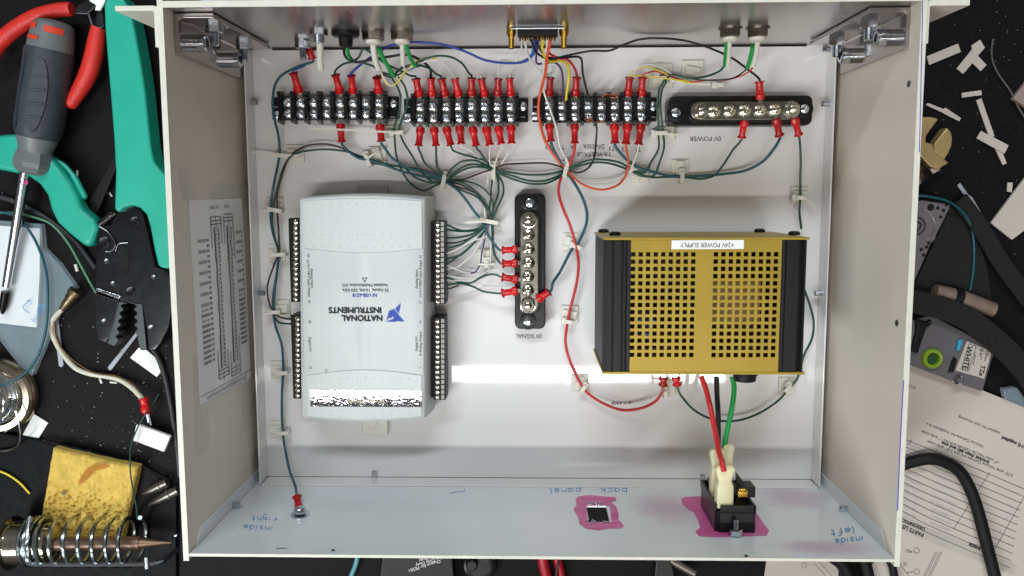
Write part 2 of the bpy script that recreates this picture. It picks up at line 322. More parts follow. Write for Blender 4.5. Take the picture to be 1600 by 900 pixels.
b = MB(); patch(b, [(517,860),(521,858),(524,861),(520,862)], sb); patch(b, [(1162,868),(1167,867),(1170,870),(1165,871)], sb); patch(b, [(432,857),(447,856.5),(447,857.3),(432,857.8)], sb); box.part('paint_chip', b, PRINTK, parent=bp, smooth=0, kind='stuff')
# front panel
b = MB().box((XL+.0005, YF, 0), (XR-.0005, YF+.003, HW)); fp = box.part('front_panel', b, ALU, smooth=0)
b = MB().box((XL+.0004, YF-.0002, HW), (XR-.0004, YF+.0032, HW+.0006)); box.part('top_edge', b, EDGE, parent=fp, smooth=0)
b = MB().box((XL+.02, YF-.0011, .0002), (XR-.02, YF-.0002, .0008)); box.part('seam_gap', b, BLACKM, parent=fp, smooth=0)
# rack ears: L angles standing on end outside the side panels
for s in (-1, 1):
    if s < 0: xa, xb, xo = at(240, 40, HW).x, at(248.5, 40, HW).x, at(178, 10, HW).x; ya, yb_, yc = at(240, 73, HW).y, at(240, 8, HW).y, at(240, 16, HW).y
    else: xa, xb, xo = at(1453, 40, HW).x, at(1444.5, 40, HW).x, at(1517, 5, HW).x; ya, yb_, yc = at(1445, 67, HW).y, at(1450, -1, HW).y, at(1450, 8, HW).y
    r = abs(yb_-yc); out = [(xb, ya), (xb, yb_-r*1.2)]
    out += [(xb + s*r*1.2*(1-math.cos(a)) if True else 0, yb_-r*1.2+r*1.2*math.sin(a)) for a in (.4, .8, 1.2, math.pi/2)]
    out += [(xo, yb_), (xo, yc), (xa+s*.0008, yc), (xa, yc-.0008), (xa, ya)]
    b = MB().prism(out, 0, HW-.002); e = box.part('rack_ear', b, PAINTL, smooth=30)
    b = MB().prism(out, HW-.002, HW-.0012); box.part('top_edge', b, EDGE, parent=e, smooth=0)
# corner angles with their screws
hexn = MB().lathe([(0,.0001),(0,.0052),(.0038,.0052),(.0044,.0045),(.0044,.0001)], (0,0,0), (0,0,1), 6); HEXN = hexn.mesh('hex_nut', CHROME)
STUD = MB().lathe([(0,.0024)]+[(.0006*k+.0003*(j), .0024 if j else .0020) for k in range(12) for j in (0, 1)]+[(.0078,.0016)], (0,0,0), (0,0,1), 10).mesh('stud', CHROME, smooth=20)
CAPS = MB().lathe([(0,.0001),(0,.0048),(.0068,.0048),(.0076,.0042),(.0076,.0025),(.0045,.0024),(.0045,.0001)], (0,0,0), (0,0,1), 18).mesh('cap_screw', CHROME)
for s in (-1, 1):
    X = XL if s < 0 else XR; i = -s
    y0 = YF - .0005; L = .0225; T = .0026
    pr = [(X+i*.0068, y0), (X+i*(.0068+L), y0), (X+i*(.0068+L), y0-T), (X+i*(.0068+T+.001), y0-T), (X+i*(.0068+T), y0-T-.001), (X+i*(.0068+T), y0-L), (X+i*.0068, y0-L)]
    pr = [(x - i*.006, y) for x, y in pr]
    b = MB().prism(pr, .0168, .119); br = box.part('corner_angle', b, ALU2, bevel=.0004)
    for z, dy in ((.097, .0125), (.040, .0135)):
        box.inst('cap_screw', CAPS, (X+i*(.0008+T), y0-dy, z), (0, i*math.pi/2, 0), parent=br)
        box.inst('nut', HEXN, (X+i*(.0155 if z > .05 else .0135), y0-T, z), (math.pi/2, 0, 0), parent=br)
        box.inst('stud', STUD, (X+i*(.0155 if z > .05 else .0135), y0-T-.004, z), (math.pi/2, 0, 0), parent=br)
# small screw ends poking through the lips and flanges
SE = MB().lathe([(0,.0021),(.0048,.0021),(.0054,.0016)], (0,0,0), (0,0,1), 10).mesh('screw_end', CHROME)
for px, py, s in ((392,160,-1), (403,458,-1), (1296,162,1), (1284,458,1), (1292,79,1)):
    p = atx(px, py, (XL+.0057) if s < 0 else (XR-.0057)); box.inst('screw_end', SE, (p.x, p.y, max(.006, min(.013, p.z))), (0, -s*math.pi/2, 0))
for px, py, s in ((364,788,-1), (1324,795,1)):
    p = atx(px, py, XL+.0012 if s < 0 else XR-.0012); box.inst('screw_end', SE, p, (0, -s*math.pi/2, 0))
for px, py in ((585, 746), (1098, 752)):
    p = aty(px, py, YB); box.inst('screw_end', SE, p, (-math.pi/2, 0, 0))
# purple line along the right-hand top edge
b = MB(); sf = zs(HW+.0004)
PUR = mat('purple_line_colour', (84, 66, 178), .5); stroke(b, [(1441.5,0),(1439,120),(1436.3,238)], 1.2, sf); box.part('purple_edge_mark', b, PUR, smooth=0)
b = MB(); stroke(b, [(1411.5,594),(1406,700),(1402,798)], 1.7, sf); box.part('purple_edge_mark', b, PUR, smooth=0)
# ---------------- printed diagram sheet taped on the left panel ----------------
W0, W1, W2, W3 = atx(293,313,XL), atx(376.5,310,XL), atx(391,592,XL), atx(311,638,XL)
def sh(u, v, k=1):
    p = (W0*(1-u)+W1*u)*(1-v) + (W3*(1-u)+W2*u)*v; return p + Vector((.0006+.0002*k + .0006*math.sin(v*3)*math.sin(u*3.1), 0, 0))
sheet = Thing('printed_diagram', sh(.5, .5), 'white sheet with a pin diagram taped inside the left wall of the box', 'paper sheet')
N = 8; b = MB(); b.add([sh(i/N, j/N, 0) for j in range(N+1) for i in range(N+1)], [(j*(N+1)+i, (j+1)*(N+1)+i, (j+1)*(N+1)+i+1, j*(N+1)+i+1) for i in range(N) for j in range(N)])
sheet.part('page', b, PAPER, smooth=60)
def quad(b, u0, v0, u1, v1, k=1): b.add([sh(u0,v0,k), sh(u1,v0,k), sh(u1,v1,k), sh(u0,v1,k)], [(0,1,2,3)])
b = MB(); g = MB()
for c, off in ((.44, .02), (.68, 0)):
    for k in range(3): quad(b, c-.09, .075+k*.018+off*.5, c+.09, .079+k*.018+off*.5)
    for k in range(3): quad(b, c-.09, .885+k*.02-off, c+.09, .889+k*.02-off)
    for du in (-.1, -.085, .085, .1): quad(b, c+du-.002, .085, c+du+.004, .93-off)
    quad(b, c-.004, .08, c+.004, .13); quad(b, c-.004, .86, c+.004, .93)
    for k in range(64):
        v = .135+k*.0113; j = random.uniform(-.006, .006)
        quad(b, c-.045+j, v, c+.04+j, v+.0022); quad(b, c-.045+j, v, c-.03+j, v+.011); 
        if k % 2: quad(b, c+.02+j, v, c+.035+j, v+.009)
    quad(b, c-.05, .14, c-.044, .86); quad(b, c+.045, .14, c+.051, .86)
for k in range(24):
    v = .19 + k*.026
    if k % 2 == 0 or k > 15: quad(g, .10, v, .235, v+.015)
    quad(b, .25, v+.002, .262, v+.013); quad(b, .275, v+.002, .287, v+.013); quad(b, .25, v+.002, .287, v+.004); quad(b, .25, v+.011, .287, v+.013)
    if k % 2 == 0 or k > 13: quad(g, .81, v-.02, .925, v-.005)
    quad(b, .935, v-.02, .95, v-.008)
    if k > 12: [quad(b, .11+.03*q, v+.004, .125+.03*q, v+.012) for q in range(4)]; [quad(b, .82+.03*q, v-.016, .835+.03*q, v-.008) for q in range(3)]
quad(b, 0, .945, 1, .948); quad(b, 0, .99, 1, .992)
def sheet_text(s, u, v, h, sx):
    vs, fs = glyphs(s); b.add([sh(u - p.x*h*sx, v - p.y*h, 2) for p in vs], fs)
sheet_text('Figure 4. NI USB-6218 Screw Terminal Pinout', .5, .968, .03, 1.38); sheet_text('NI USB', .43, .04, .022, 2.2); sheet_text('6218', .66, .038, .022, 2.2)
sheet.part('printed_lines', b, PRINTK, smooth=0); sheet.part('grey_bars', g, PRINTG, smooth=0, kind='stuff')
for pl in ([(276,263),(298,258),(303,313),(282,316)], [(327,284),(384,289),(386,322),(377,330),(376,310),(329,313)], [(299,553),(311,553),(313,640),(327,636),(325,700),(314,715),(305,712)], [(376,600),(391,592),(397,630),(393,665),(381,671)]):
    b = MB(); patch(b, pl, Surf(lambda x, y: atx(x, y, XL), (2.4, 0, 0))); b.solo('matt_tape', TAPE, {276:'strip of matt tape at the upper left of the diagram sheet', 327:'wide piece of matt tape above the diagram sheet', 299:'long strip of matt tape below the left edge of the diagram sheet', 376:'strip of matt tape at the lower right corner of the diagram sheet'}[pl[0][0]], 'tape', 'tape on the left wall', smooth=0)
b = MB(); patch(b, [(380,110),(384,225),(388,330),(391,330),(388,225),(384,110)], Surf(lambda x, y: atx(x, y, XL), (1, 0, 0)))
# ---------------- shared screw heads ----------------
def screw_mesh(name, r, h, m, kind='cross', n=24, dome=.35):
    """domed head with a recessed cross or slot, axis +z, origin under the head"""
    vs = []; fs = []; R = [0, .14, .26, .40, .54, .68, .84, 1.0]; h0 = h*(1-dome)
    def depth(x, y):
        a, bb = abs(x)/r, abs(y)/r
        if kind == 'cross': return .6*h if ((a < .15 and bb < .60) or (bb < .15 and a < .60)) else 0
        if kind == 'slot': return .55*h if a < .16 else 0
        if kind == 'stud': return -.9*h if a*a+bb*bb < .16 else 0
        return 0
    G = 15
    if kind in ('cross', 'slot'):
        xs = [-1,-.86,-.72,-.60,-.57,-.35,-.17,-.14,0,.14,.17,.35,.57,.60,.72,.86,1]
        k = len(xs)
        for yy in xs:
            for xx in xs:                        # square grid squeezed to a disc
                if xx == 0 and yy == 0: dx = dy = 0
                else:
                    mx = max(abs(xx), abs(yy)); ln = math.hypot(xx, yy); w = mx**4; sc_ = (mx/ln)*w + 1*(1-w); sc_ = min(sc_, 1/ln if ln > 1 else 9); dx, dy = xx*sc_, yy*sc_
                rr = min(1, math.hypot(dx, dy)); z = h0 + (h-h0)*(1-rr*rr)
                vs.append((dx*r, dy*r, max(0, z-depth(xx*r, yy*r))))
        fs += [(j*k+i, j*k+i+1, (j+1)*k+i+1, (j+1)*k+i) for j in range(k-1) for i in range(k-1)]
        rim = [i for i in range(k)] + [j*k+k-1 for j in range(1, k)] + [(k-1)*k+i for i in range(k-2, -1, -1)] + [j*k for j in range(k-2, 0, -1)]
        base = len(vs); vs += [(vs[q][0]*1.02, vs[q][1]*1.02, 0) for q in rim]; m_ = len(rim)
        fs += [(base+q, base+(q+1)%m_, rim[(q+1)%m_], rim[q]) for q in range(m_)]
    b = MB(); b.add(vs, fs); return b.mesh(name, m, smooth=38)
SCR = screw_mesh('screw', .0031, .0026, CHROME, 'cross'); MSCR = screw_mesh('mounting_screw', .0030, .0016, CHROME, 'cross')
BARM = mat('dull_bus_plate', (128, 124, 114), .3, metal=1, var=.2, scale=300)
BSCR = screw_mesh('screw', .0041, .0034, NICKEL, 'cross'); TSCR = screw_mesh('terminal_screw', .00165, .0009, NICKEL, 'slot')
BST = MB().lathe([(0,.0056),(.0012,.0056),(.0013,.0047),(.0040,.0047),(.0045,.0040),(.0045,.0028),(.0072,.0027),(.0078,.0018)], (0,0,0), (0,0,1), 18).mesh('stud_nut', NICKEL)
PLATE = MB().prism([(-.0031,-.0078),(.0031,-.0078),(.0031,.0078),(-.0031,.0078)], 0, .0008).mesh('contact_plate', DKSTEEL, bevel=.0002)
# ---------------- barrier terminal strips ----------------
def barrier(x0, x1, ya, yb_, xs, ys_scr, label, mounts, slant=0, gx=(0, 0)):
    t = Thing('terminal_strip', at((x0+x1)/2, (ya+yb_)/2, 0), label, 'terminal strip', 'eight-way black barrier terminal strips')
    A = at(x0, yb_, .006); B = at(x1, ya, .006); yc = (A.y+B.y)/2; hy = (B.y-A.y)/2
    px0 = at(xs[0], 170, .01).x; px1 = at(xs[-1], 170, .01).x; p = (px1-px0)/7
    b = MB().box((A.x, A.y+.0016, .0002), (B.x, B.y-.0016, .0042)).box((px0-p*.5, A.y+.0008, .003), (px1+p*.5, B.y-.0008, .0085))
    t.part('base', b, BLACK, bevel=.0005)
    wm = MB().prism([(-.0115,-.0000),(.0115,0),(.0105,.0095),(.0085,.0098),(.0065,.0070),(-.0065,.0070),(-.0085,.0098),(-.0105,.0095)], -.0012, .0012, Matrix(((0,0,1,0),(1,0,0,0),(0,1,0,0),(0,0,0,1)))).mesh('barrier', BLACK, bevel=.00025)
    for k in range(9): t.inst('barrier', wm, (px0+p*(k-.5), yc, .0060), (0, 0, random.uniform(-.01,.01)))
    for k, x in enumerate(xs):
        X = px0+p*k; t.inst('contact_plate', PLATE, (X, yc, .0086))
        for yy in ys_scr:
            q = at(x, yy, .0112); t.inst('screw', SCR, (X, q.y, .0104), (random.uniform(-.05,.05), random.uniform(-.05,.05), random.uniform(0, 3)))
    for mx, my in mounts:
        q = at(mx, my, .005); t.inst('mounting_screw', MSCR, (q.x, q.y, .0042), (0, 0, random.uniform(0, 3)))
    # moulded notches on the end ears
    b = MB()
    for mx, my in mounts: q = at(mx, 352-my if False else (183 if my < 175 else 167), .0045); b.box((q.x-.0015, q.y-.0004, .0042), (q.x+.0015, q.y+.0004, .0046))
    t.part('ear_marks', b, PRINTG, smooth=0, kind='stuff'); return t
XA = [449.5,470,491,511.5,532,552,573,592.5]; XB = [656.7,677,698,718,738.5,758,778,798]; XC = [858,879,899,920,941,961,981,1002]
barrier(424, 622, 147, 190, XA, (160, 177.5), 'left one of the three black terminal strips, with several poles empty', [(613.5, 161), (431, 180)])
barrier(631, 825, 149, 195, XB, (166, 184), 'middle black terminal strip with red crimps on all eight poles', [(636.5, 184), (817, 166)])
barrier(832, 1027, 148, 194, XC, (164.5, 182), 'right black terminal strip with bare wires in some of its poles', [(837.5, 181), (1021, 166)])
b = MB()
for pts in ([(940,152),(948,148),(956,148),(962,147),(966,150),(960,153),(952,152)], [(906,188),(915,186),(925,187),(930,190),(938,191),(944,189)], [(916,189),(925,190),(934,188)]):
    b.tube(smooth_path(pxpath(pts, 17 if pts[0][1] < 160 else 13), 4), .0005, 6)
b.solo('copper_strands', mat('bare_copper', (190, 120, 84), .3, metal=1), 'bare copper strands twisted into the poles of the right terminal strip', 'bare wire', kind='stuff')
# ---------------- bus bars ----------------
def rrect(x0, y0, x1, y1, r, n=5):
    o = []
    for cx, cy, a0 in ((x1-r, y1-r, 0), (x0+r, y1-r, 90), (x0+r, y0+r, 180), (x1-r, y0+r, 270)):
        o += [(cx+r*math.cos(math.radians(a0+90*k/n)), cy+r*math.sin(math.radians(a0+90*k/n))) for k in range(n+1)]
    return o
def busbar(body, plate, line, mounts, studs, label, z=.0155):
    b0, b1 = at(body[0], body[3], .014), at(body[2], body[1], .014); c = (b0+b1)/2
    t = Thing('bus_bar', (c.x, c.y, 0), label, 'bus bar', 'black bus bars with nickel plates')
    b = MB().prism(rrect(b0.x, b0.y, b1.x, b1.y, .0045), .0002, .013, top_scale=.985); t.part('base', b, BLACK, bevel=.0008)
    p0, p1 = at(plate[0], plate[3], z+.0018), at(plate[2], plate[1], z+.0018); rr = min(p1.x-p0.x, p1.y-p0.y)*.49
    b = MB().prism(rrect(p0.x-.0014, p0.y-.0014, p1.x+.0014, p1.y+.0014, rr), .0125, z); t.part('pedestal', b, BLACK, bevel=.0006)
    b = MB().prism(rrect(p0.x, p0.y, p1.x, p1.y, rr, 8), z, z+.0018); t.part('bar_plate', b, BARM, bevel=.0005)
    for (x, y) in line:
        q = at(x, y, z+.003); t.inst('screw', BSCR, (q.x, q.y, z+.0019), (0, 0, random.uniform(.2, 1.2)))
    for (x, y) in studs:
        q = at(x, y, z+.005); t.inst('stud_nut', BST, (q.x, q.y, z+.0019))
    for (x, y) in mounts:
        q = at(x, y, .0135); b = MB().lathe([(0,.0062),(.0009,.0060),(.0011,.0044),(-.0002,.0042)], (q.x,q.y,.0128), (q.x,q.y,1), 20); t.part('screw_recess', b, BLACK)
        t.inst('mounting_screw', MSCR, (q.x, q.y, .0131), (0, 0, random.uniform(0, 1.5)))
    return t
busbar((1043,148,1273,197), (1079,158,1251,188), [(1116,174),(1140,173),(1164,172),(1188,172),(1211,171)], [(1056,176),(1257,170)], [(1096,174),(1239,170)], 'long horizontal bus bar right of the terminal strips, above the print 0V POWER')
busbar((804,301,853,516), (813,331,841,489), [(826,367),(826,389),(826,411),(825,433),(825,454)], [(828,317),(825,502)], [(826,344),(825,477)], 'upright bus bar in the middle of the box, above the print 0V SIGNAL')
# ---------------- data acquisition module ----------------
ZD = .039
daq = Thing('data_acquisition_module', at(571, 485, 0), 'pale grey data acquisition module with NATIONAL INSTRUMENTS printed upside down', 'instrument')
TL = []
for k in range(13): x = 468 + 195*k/12; TL.append((x, 311 - 6*math.sin(math.pi*k/12)))
for k in range(13): x = 663 - 192*k/12; TL.append((x, 653 + 6.5*math.sin(math.pi*k/12)))
topw = [at(x, y, ZD) for x, y in TL]; cx = sum(p.x for p in topw)/26; cy = sum(p.y for p in topw)/26
b = MB(); lv = [(.004,.0030,.0015),(.010,.0030,.0015),(.022,.0024,.0010),(ZD-.004,.0010,.0004),(ZD-.0012,.0002,0),(ZD,-.0014,-.0010)]; n = len(topw)
vs = []
for z, ex, ey in lv:
    for p in topw:
        vs.append((p.x + (ex if p.x > cx else -ex)*min(1, abs(p.x-cx)/.03), p.y + (ey if p.y > cy else -ey), z))
fs = [(i*n+(k+1)%n, i*n+k, (i+1)*n+k, (i+1)*n+(k+1)%n) for i in range(len(lv)-1) for k in range(n)] + [tuple((len(lv)-1)*n+k for k in range(n))[::-1]]
b.add(vs, fs); body = daq.part('housing', b, DAQ, smooth=50, bevel=0)
# raised end covers with curved inner edges
def cover(pts, nm):
    b = MB().prism([at(x, y, ZD+.0009)[:2] for x, y in pts], ZD-.0006, ZD+.0009); return daq.part(nm, b, DAQ, bevel=.0005, seg=3)
arc = lambda x0, x1, y, s, n=12: [(x0+(x1-x0)*k/n, y+s*math.sin(math.pi*k/n)) for k in range(n+1)]
ec1 = cover(arc(474, 659, 314, -4) + arc(660, 475, 388, 7), 'end_cover'); ec2 = cover(arc(479, 659, 587, -9) + arc(659, 480, 651, 5), 'end_cover')
b = MB(); b2 = MB()
for k in range(13):
    x = 490 + 13.5*k
    for y in (320, 365, 385): b.ball(at(x, y + (2 if y > 340 else -2)*math.sin(math.pi*k/12), ZD+.0009), .00075, 8, .5)
    for y in (594, 641, 649): b2.ball(at(x, y - (3 if y < 600 else -2)*math.sin(math.pi*k/12), ZD+.0009), .00075, 8, .5)
daq.part('grip_dots', b, DAQ, parent=ec1, kind='stuff'); daq.part('grip_dots', b2, DAQ, parent=ec2, kind='stuff')
sd = zs(ZD)
b = MB(); stroke(b, [(662,392),(662,582)], .7, sd); stroke(b, [(471,392),(475,582)], .6, sd); daq.part('moulding_line', b, PRINTG, smooth=0)
# foil tape strip, dented by hand
b = MB(); NX, NY = 60, 10; q0, q1, q2, q3 = at(485,609.5,ZD+.0014), at(658,611,ZD+.0014), at(658.5,636,ZD+.0014), at(485,635,ZD+.0014)
for j in range(NY+1):
    for i in range(NX+1):
        u, v = i/NX, j/NY; p = (q0*(1-u)+q1*u)*(1-v)+(q3*(1-u)+q2*u)*v; b.v.append(p + Vector((0,0,random.uniform(0,.000006) + (v-.5)*.00006)))
b.f = [[j*(NX+1)+i, (j+1)*(NX+1)+i, (j+1)*(NX+1)+i+1, j*(NX+1)+i+1] for j in range(NY) for i in range(NX)]
ft = daq.part('foil_tape', b, FOIL, smooth=80)
b = MB(); print_text(b, 'Stolen from', 571, 627, 7.5, 181, zs(ZD+.0017), sx=1.2); daq.part('tape_lettering', b, CREAM, parent=ft, smooth=0)
# housing print
b = MB(); print_text(b, 'NATIONAL', 566, 496.5, 8.9, 180, sd, bold=.75, sx=1.02); print_text(b, 'INSTRUMENTS', 555, 484, 8.9, 180, sd, bold=.75, sx=1.02); daq.part('maker_name', b, PRINTK, smooth=0)
b = MB()
for pl in ([(602,502.3),(613,492.5),(607.5,487),(606,492),(604.5,498)], [(603,502.5),(618,502.8),(623,500.5),(616,497),(612,499.5),(608,500.5)], [(607,486),(616,482.5),(624,493),(632,502),(624,502.5),(616,497.5),(611,491)], [(617.5,482),(626,473.5),(625.5,480),(623,490)], [(608.5,494.5),(611,492.8),(613,495.5),(610.5,498)]):
    patch(b, pl, sd)
daq.part('eagle_emblem', b, PRINTB, smooth=0, kind='stuff')
b = MB(); print_text(b, 'NI USB-6218', 570, 461, 5.4, 180, sd, bold=.25, sx=.95); daq.part('type_number', b, PRINTB, smooth=0)
b = MB(); print_text(b, '32 Inputs, 16-bit, 250 kS/s,', 571, 453.3, 4.9, 180, sd, bold=.1); print_text(b, 'Isolated Multifunction I/O', 570, 445.5, 4.9, 180, sd, bold=.1)
for p1, p2 in (((566,434),(574,434)), ((566,434),(570,441)), ((574,434),(570,441)), ((570,436),(570,438.5))): stroke(b, [p1, p2], .8, sd)
print_text(b, 'Analog Input', 487.5, 435, 4.2, 272, sd); print_text(b, '(±10 V MAX Input Range)', 482.5, 435, 3.9, 272, sd)
for s_, x, y in (('64',482,399.5),('49',483,471),('48',484,502.5),('33',485,574)): print_text(b, s_, x, y, 3.6, 272, sd)
print_text(b, 'Digital I/O', 484.5, 538, 3.9, 272, sd)
print_text(b, 'Analog Input', 651, 436, 4.2, 90, sd); print_text(b, '(±10 V MAX Input Range)', 657, 435, 3.9, 90, sd)
for s_, x, y in (('32',657,401),('17',657,472.5),('16',657,503.5),('1',657,574)): print_text(b, s_, x, y, 3.6, 90, sd)
print_text(b, 'Digital I/O', 651, 537, 3.9, 90, sd); print_text(b, '& Analog Output', 657, 537, 3.9, 90, sd)
daq.part('small_print', b, PRINTK, smooth=0)
b = MB(); stroke(b, [(508,578.4),(511.5,578.6)], 1.1, zs(ZD+.0012)); daq.part('scratch_mark', b, PRINTK, smooth=0)
ZC = .0245
for (x0, x1, y0, y1, xs, ya, yb_, lab) in ((454.5,468,341,472,461.5,347,467,'upper left'),(458,471,492,623,464.5,498,618,'lower left'),(677,694.5,345,475,684,350,470.5,'upper right'),(677.5,695,496,625,683.5,501.5,620.5,'lower right')):
    a, c = at(x0, y1, ZC), at(x1, y0, ZC); b = MB().box((a.x if x0 > 600 else a.x, a.y, .006), (c.x + (.004 if x0 < 600 else 0), c.y, ZC))
    if x0 > 600: b.box((a.x-.004, a.y+.001, .006), (a.x, c.y-.001, ZC-.003))
    cn = daq.part('connector_block', b, BLACKM, bevel=.0004)
    b = MB(); 
    for k in range(16):
        y = ya+(yb_-ya)*k/15; p = at(xs, y, ZC); daq.inst('terminal_screw', TSCR, (p.x, p.y, ZC-.0002), (0, 0, random.uniform(.2, 2.6)), parent=cn)
        if x0 > 600:
            q = at(x1-3.2, y, ZC); b.box((q.x-.0011, q.y-.0014, ZC), (q.x+.0011, q.y+.0014, ZC+.0003))
    if x0 > 600: daq.part('wire_entry_marks', b, PRINTG, parent=cn, smooth=0, kind='stuff')
# rail clip ends
b = MB().box((at(559,291,.004)[0], at(560,300,.004)[1]-.012, .0005), (at(606,291,.004)[0], at(560,291,.004)[1], .004)); daq.part('rail_tab', b, ALU, bevel=.0004)
b = MB().box((at(566,680,.005)[0], at(560,680,.005)[1], .0005), (at(606,680,.005)[0], at(560,655,.005)[1], .005)); rt = daq.part('rail_tab', b, NYLON, bevel=.0006)
b = MB().lathe([(0,.0042),(.0009,.004),(.001,.0028),(.0004,.0026)], at(582,664,.005), at(582,664,.005)+Vector((0,0,1)), 18); daq.part('tab_screw', b, NYLON, parent=rt)
# ---------------- floor lettering ----------------
sf0 = zs(0); b = MB(); print_text(b, '0V POWER', 1102, 216.5, 7.4, 180, sf0, sx=.98); b.solo('floor_lettering', PRINTK, '0V POWER printed upside down under the long bus bar', 'lettering', 'printed words on the box floor', smooth=0)
b = MB(); print_text(b, '0V SIGNAL', 826, 525, 6.6, 180, sf0, sx=.92); b.solo('floor_lettering', PRINTK, '0V SIGNAL printed upside down below the upright bus bar', 'lettering', 'printed words on the box floor', smooth=0)
b = MB(); print_text(b, '≤ 1 AMP', 971, 629, 6, 180, sf0, sx=1.05); b.solo('floor_lettering', PRINTK, '1 AMP printed upside down above the curve of the red wire', 'lettering', 'printed words on the box floor', smooth=0)
b = MB(); print_text(b, '1:6 VOLTAGE', 928, 241, 7, 180, sf0, sx=.92); print_text(b, 'DIVIDER', 928, 228.5, 7, 180, sf0, sx=.92); b.solo('floor_lettering', PRINTK, '1:6 VOLTAGE DIVIDER printed upside down under the right terminal strip', 'lettering', 'printed words on the box floor', smooth=0)
for s_, x, y, d in (('T1',997,234,'rightmost of the pole numbers'),('T2',976,233,'under the orange wire'),('T3',956,232,'beside the word DIVIDER on its right'),('T6',896,230,'under the red wire left of the word DIVIDER'),('T7',877,230,'between the teal wire and the red wire'),('T8',857,230,'leftmost of the pole numbers')):
    b = MB(); print_text(b, s_, x, y, 6.4, 180, sf0); b.solo('floor_lettering', PRINTK, 'pole number %s printed upside down, %s' % (s_, d), 'lettering', 'printed words on the box floor', smooth=0)
# ---------------- 24 volt power supply ----------------
ZP = .088
psu = Thing('power_supply', at(1080, 470, 0), 'gold and black 24 volt power supply with two fields of square vent holes', 'power supply')
a = at(943, 371, ZP); c = at(1264, 371, ZP); d = at(941, 583, ZP); e = at(1258, 587, ZP)
X0, X1, Y1, Y0 = (a.x+d.x)/2, (c.x+e.x)/2, (a.y+c.y)/2, (d.y+e.y)/2; ZB = .0075
b = MB().box((X0, Y1-.0015, ZB), (X1, Y1, ZP+.0003)); psu.part('end_plate', b, GOLD, bevel=.0002)
b = MB().box((X0, Y0, ZB), (X1, Y0+.0015, ZP+.0003)); psu.part('end_plate', b, GOLD, bevel=.0002)
gx0 = at(985, 470, ZP).x; gx1 = at(1219, 470, ZP).x
U = [gx0]; V = [Y0+.0016]
def cells(c0, c1, n, w): return [q for k in range(n) for q in (c0+(c1-c0)*k/(n-1)-w/2, c0+(c1-c0)*k/(n-1)+w/2)]
wv = .0027
U += cells(at(988.5,470,ZP).x, at(1082,470,ZP).x, 9, wv) + cells(at(1117,470,ZP).x, at(1210.5,470,ZP).x, 9, wv) + [gx1]
V += cells(at(1000,554.5,ZP).y, at(1000,397.5,ZP).y, 15, wv) + [Y1-.0016]
b = MB(); slab_holes(b, U, V, lambda i, j: i % 2 == 1 and j % 2 == 1, ZP-.0012, ZP, lambda u, v, w_: (u, v, w_)); cov = psu.part('perforated_cover', b, GOLD, smooth=0)
for s, xa, xb in ((-1, X0+.0004, gx0-.0002), (1, gx1+.0002, X1-.0008)):
    prof = []; ww = xb-xa; top = ZP-.0004
    if s < 0: groove = [(0,-.001),(.10,-.001),(.10,0),(.30,0),(.32,-.0016),(.36,-.0016),(.38,0),(.64,0),(.66,-.0022),(.72,-.0022),(.74,-.0004),(.80,-.0004),(.82,-.0022),(.86,-.0022),(.88,0),(1,0)]
    else: groove = [(0,0),(.12,0),(.14,-.0012),(.17,-.0012),(.19,0),(.68,0),(.72,-.0015),(.90,-.0030),(.93,-.0015),(1,-.0015)]
    prof = [(xa+ww*u, top+z) for u, z in groove] + [(xb, .01), (xa, .01)]
    if s < 0:                                   # fins on the outer side
        fins = []; z = .012
        while z < top-.012: fins += [(xa-.0006, z), (xa-.0006, z+.004), (xa+.003, z+.0045), (xa+.003, z+.0075)]; z += .008
        prof = prof[:-1] + [(xa+.0015,.01)] + [(x+.0012, zz) for x, zz in fins]
    b = MB(); nn = len(prof); b.add([(x, y, z) for y in (Y0+.0018, Y1-.0018) for x, z in prof], [tuple(range(nn)), tuple(range(nn, 2*nn))[::-1]] + [(k, nn+k, nn+(k+1)%nn, (k+1)%nn) for k in range(nn)])
    psu.part('heat_sink', b, BLACKA, smooth=0)
psu.part('base_plate', MB().box((X0+.001, Y0+.002, ZB), (X1-.001, Y1-.002, ZB+.0015)), BLACKM, smooth=0)
b = MB().box((gx0+.002, Y0+.004, .020), (gx1-.002, Y1-.004, .022)); pcb = psu.part('circuit_board', b, mat('dark_circuit_board', (22, 26, 22), .5), smooth=0)
def core(x0, y0, x1, y1, z0, z1, name, m, **k):
    A = at(x0, y1, z1); B = at(x1, y0, z1); b = MB().box((A.x, A.y, z0), (B.x, B.y, z1)); return psu.part(name, b, m, bevel=.001, **k)
tr = core(1110, 437, 1190, 503, .022, .076, 'transformer', mat('transformer_tape', (150, 118, 62), .45, var=.25, scale=60, stretch=(1, 6, 1)))
core(1117, 425, 1185, 512, .022, .068, 'transformer_core', mat('laminated_core', (92, 78, 58), .5, metal=.4, var=.3, scale=300, stretch=(1, 1, 10)))
for x, y in ((1004, 502), (1016, 504), (1010, 524)):
    p = at(x, y, .07); psu.part('capacitor', MB().lathe([(0,.0040),(.040,.0040),(.041,.0034)], (p.x,p.y,.028), (p.x,p.y,1), 14), mat('blue_capacitor_sleeve', (48, 82, 168), .35) if 'blue_capacitor_sleeve' not in MATS else MATS['blue_capacitor_sleeve'])
for x, y in ((1072,552),(1083,556),(1160,548),(1178,546),(1120,556),(1046,547)):
    p = at(x, y, .07); psu.part('component', MB().box((p.x-.003,p.y-.002,.03),(p.x+.002,p.y+.002,.068)), NICKEL, bevel=.0004)
b = MB().prism([at(x, y, ZP+.0002)[:2] for x, y in ((1049.5,375.5),(1162.5,375),(1162,389),(1049,389.5))], ZP+.00005, ZP+.0002); lb = psu.part('paper_label', b, PAPER, smooth=0)
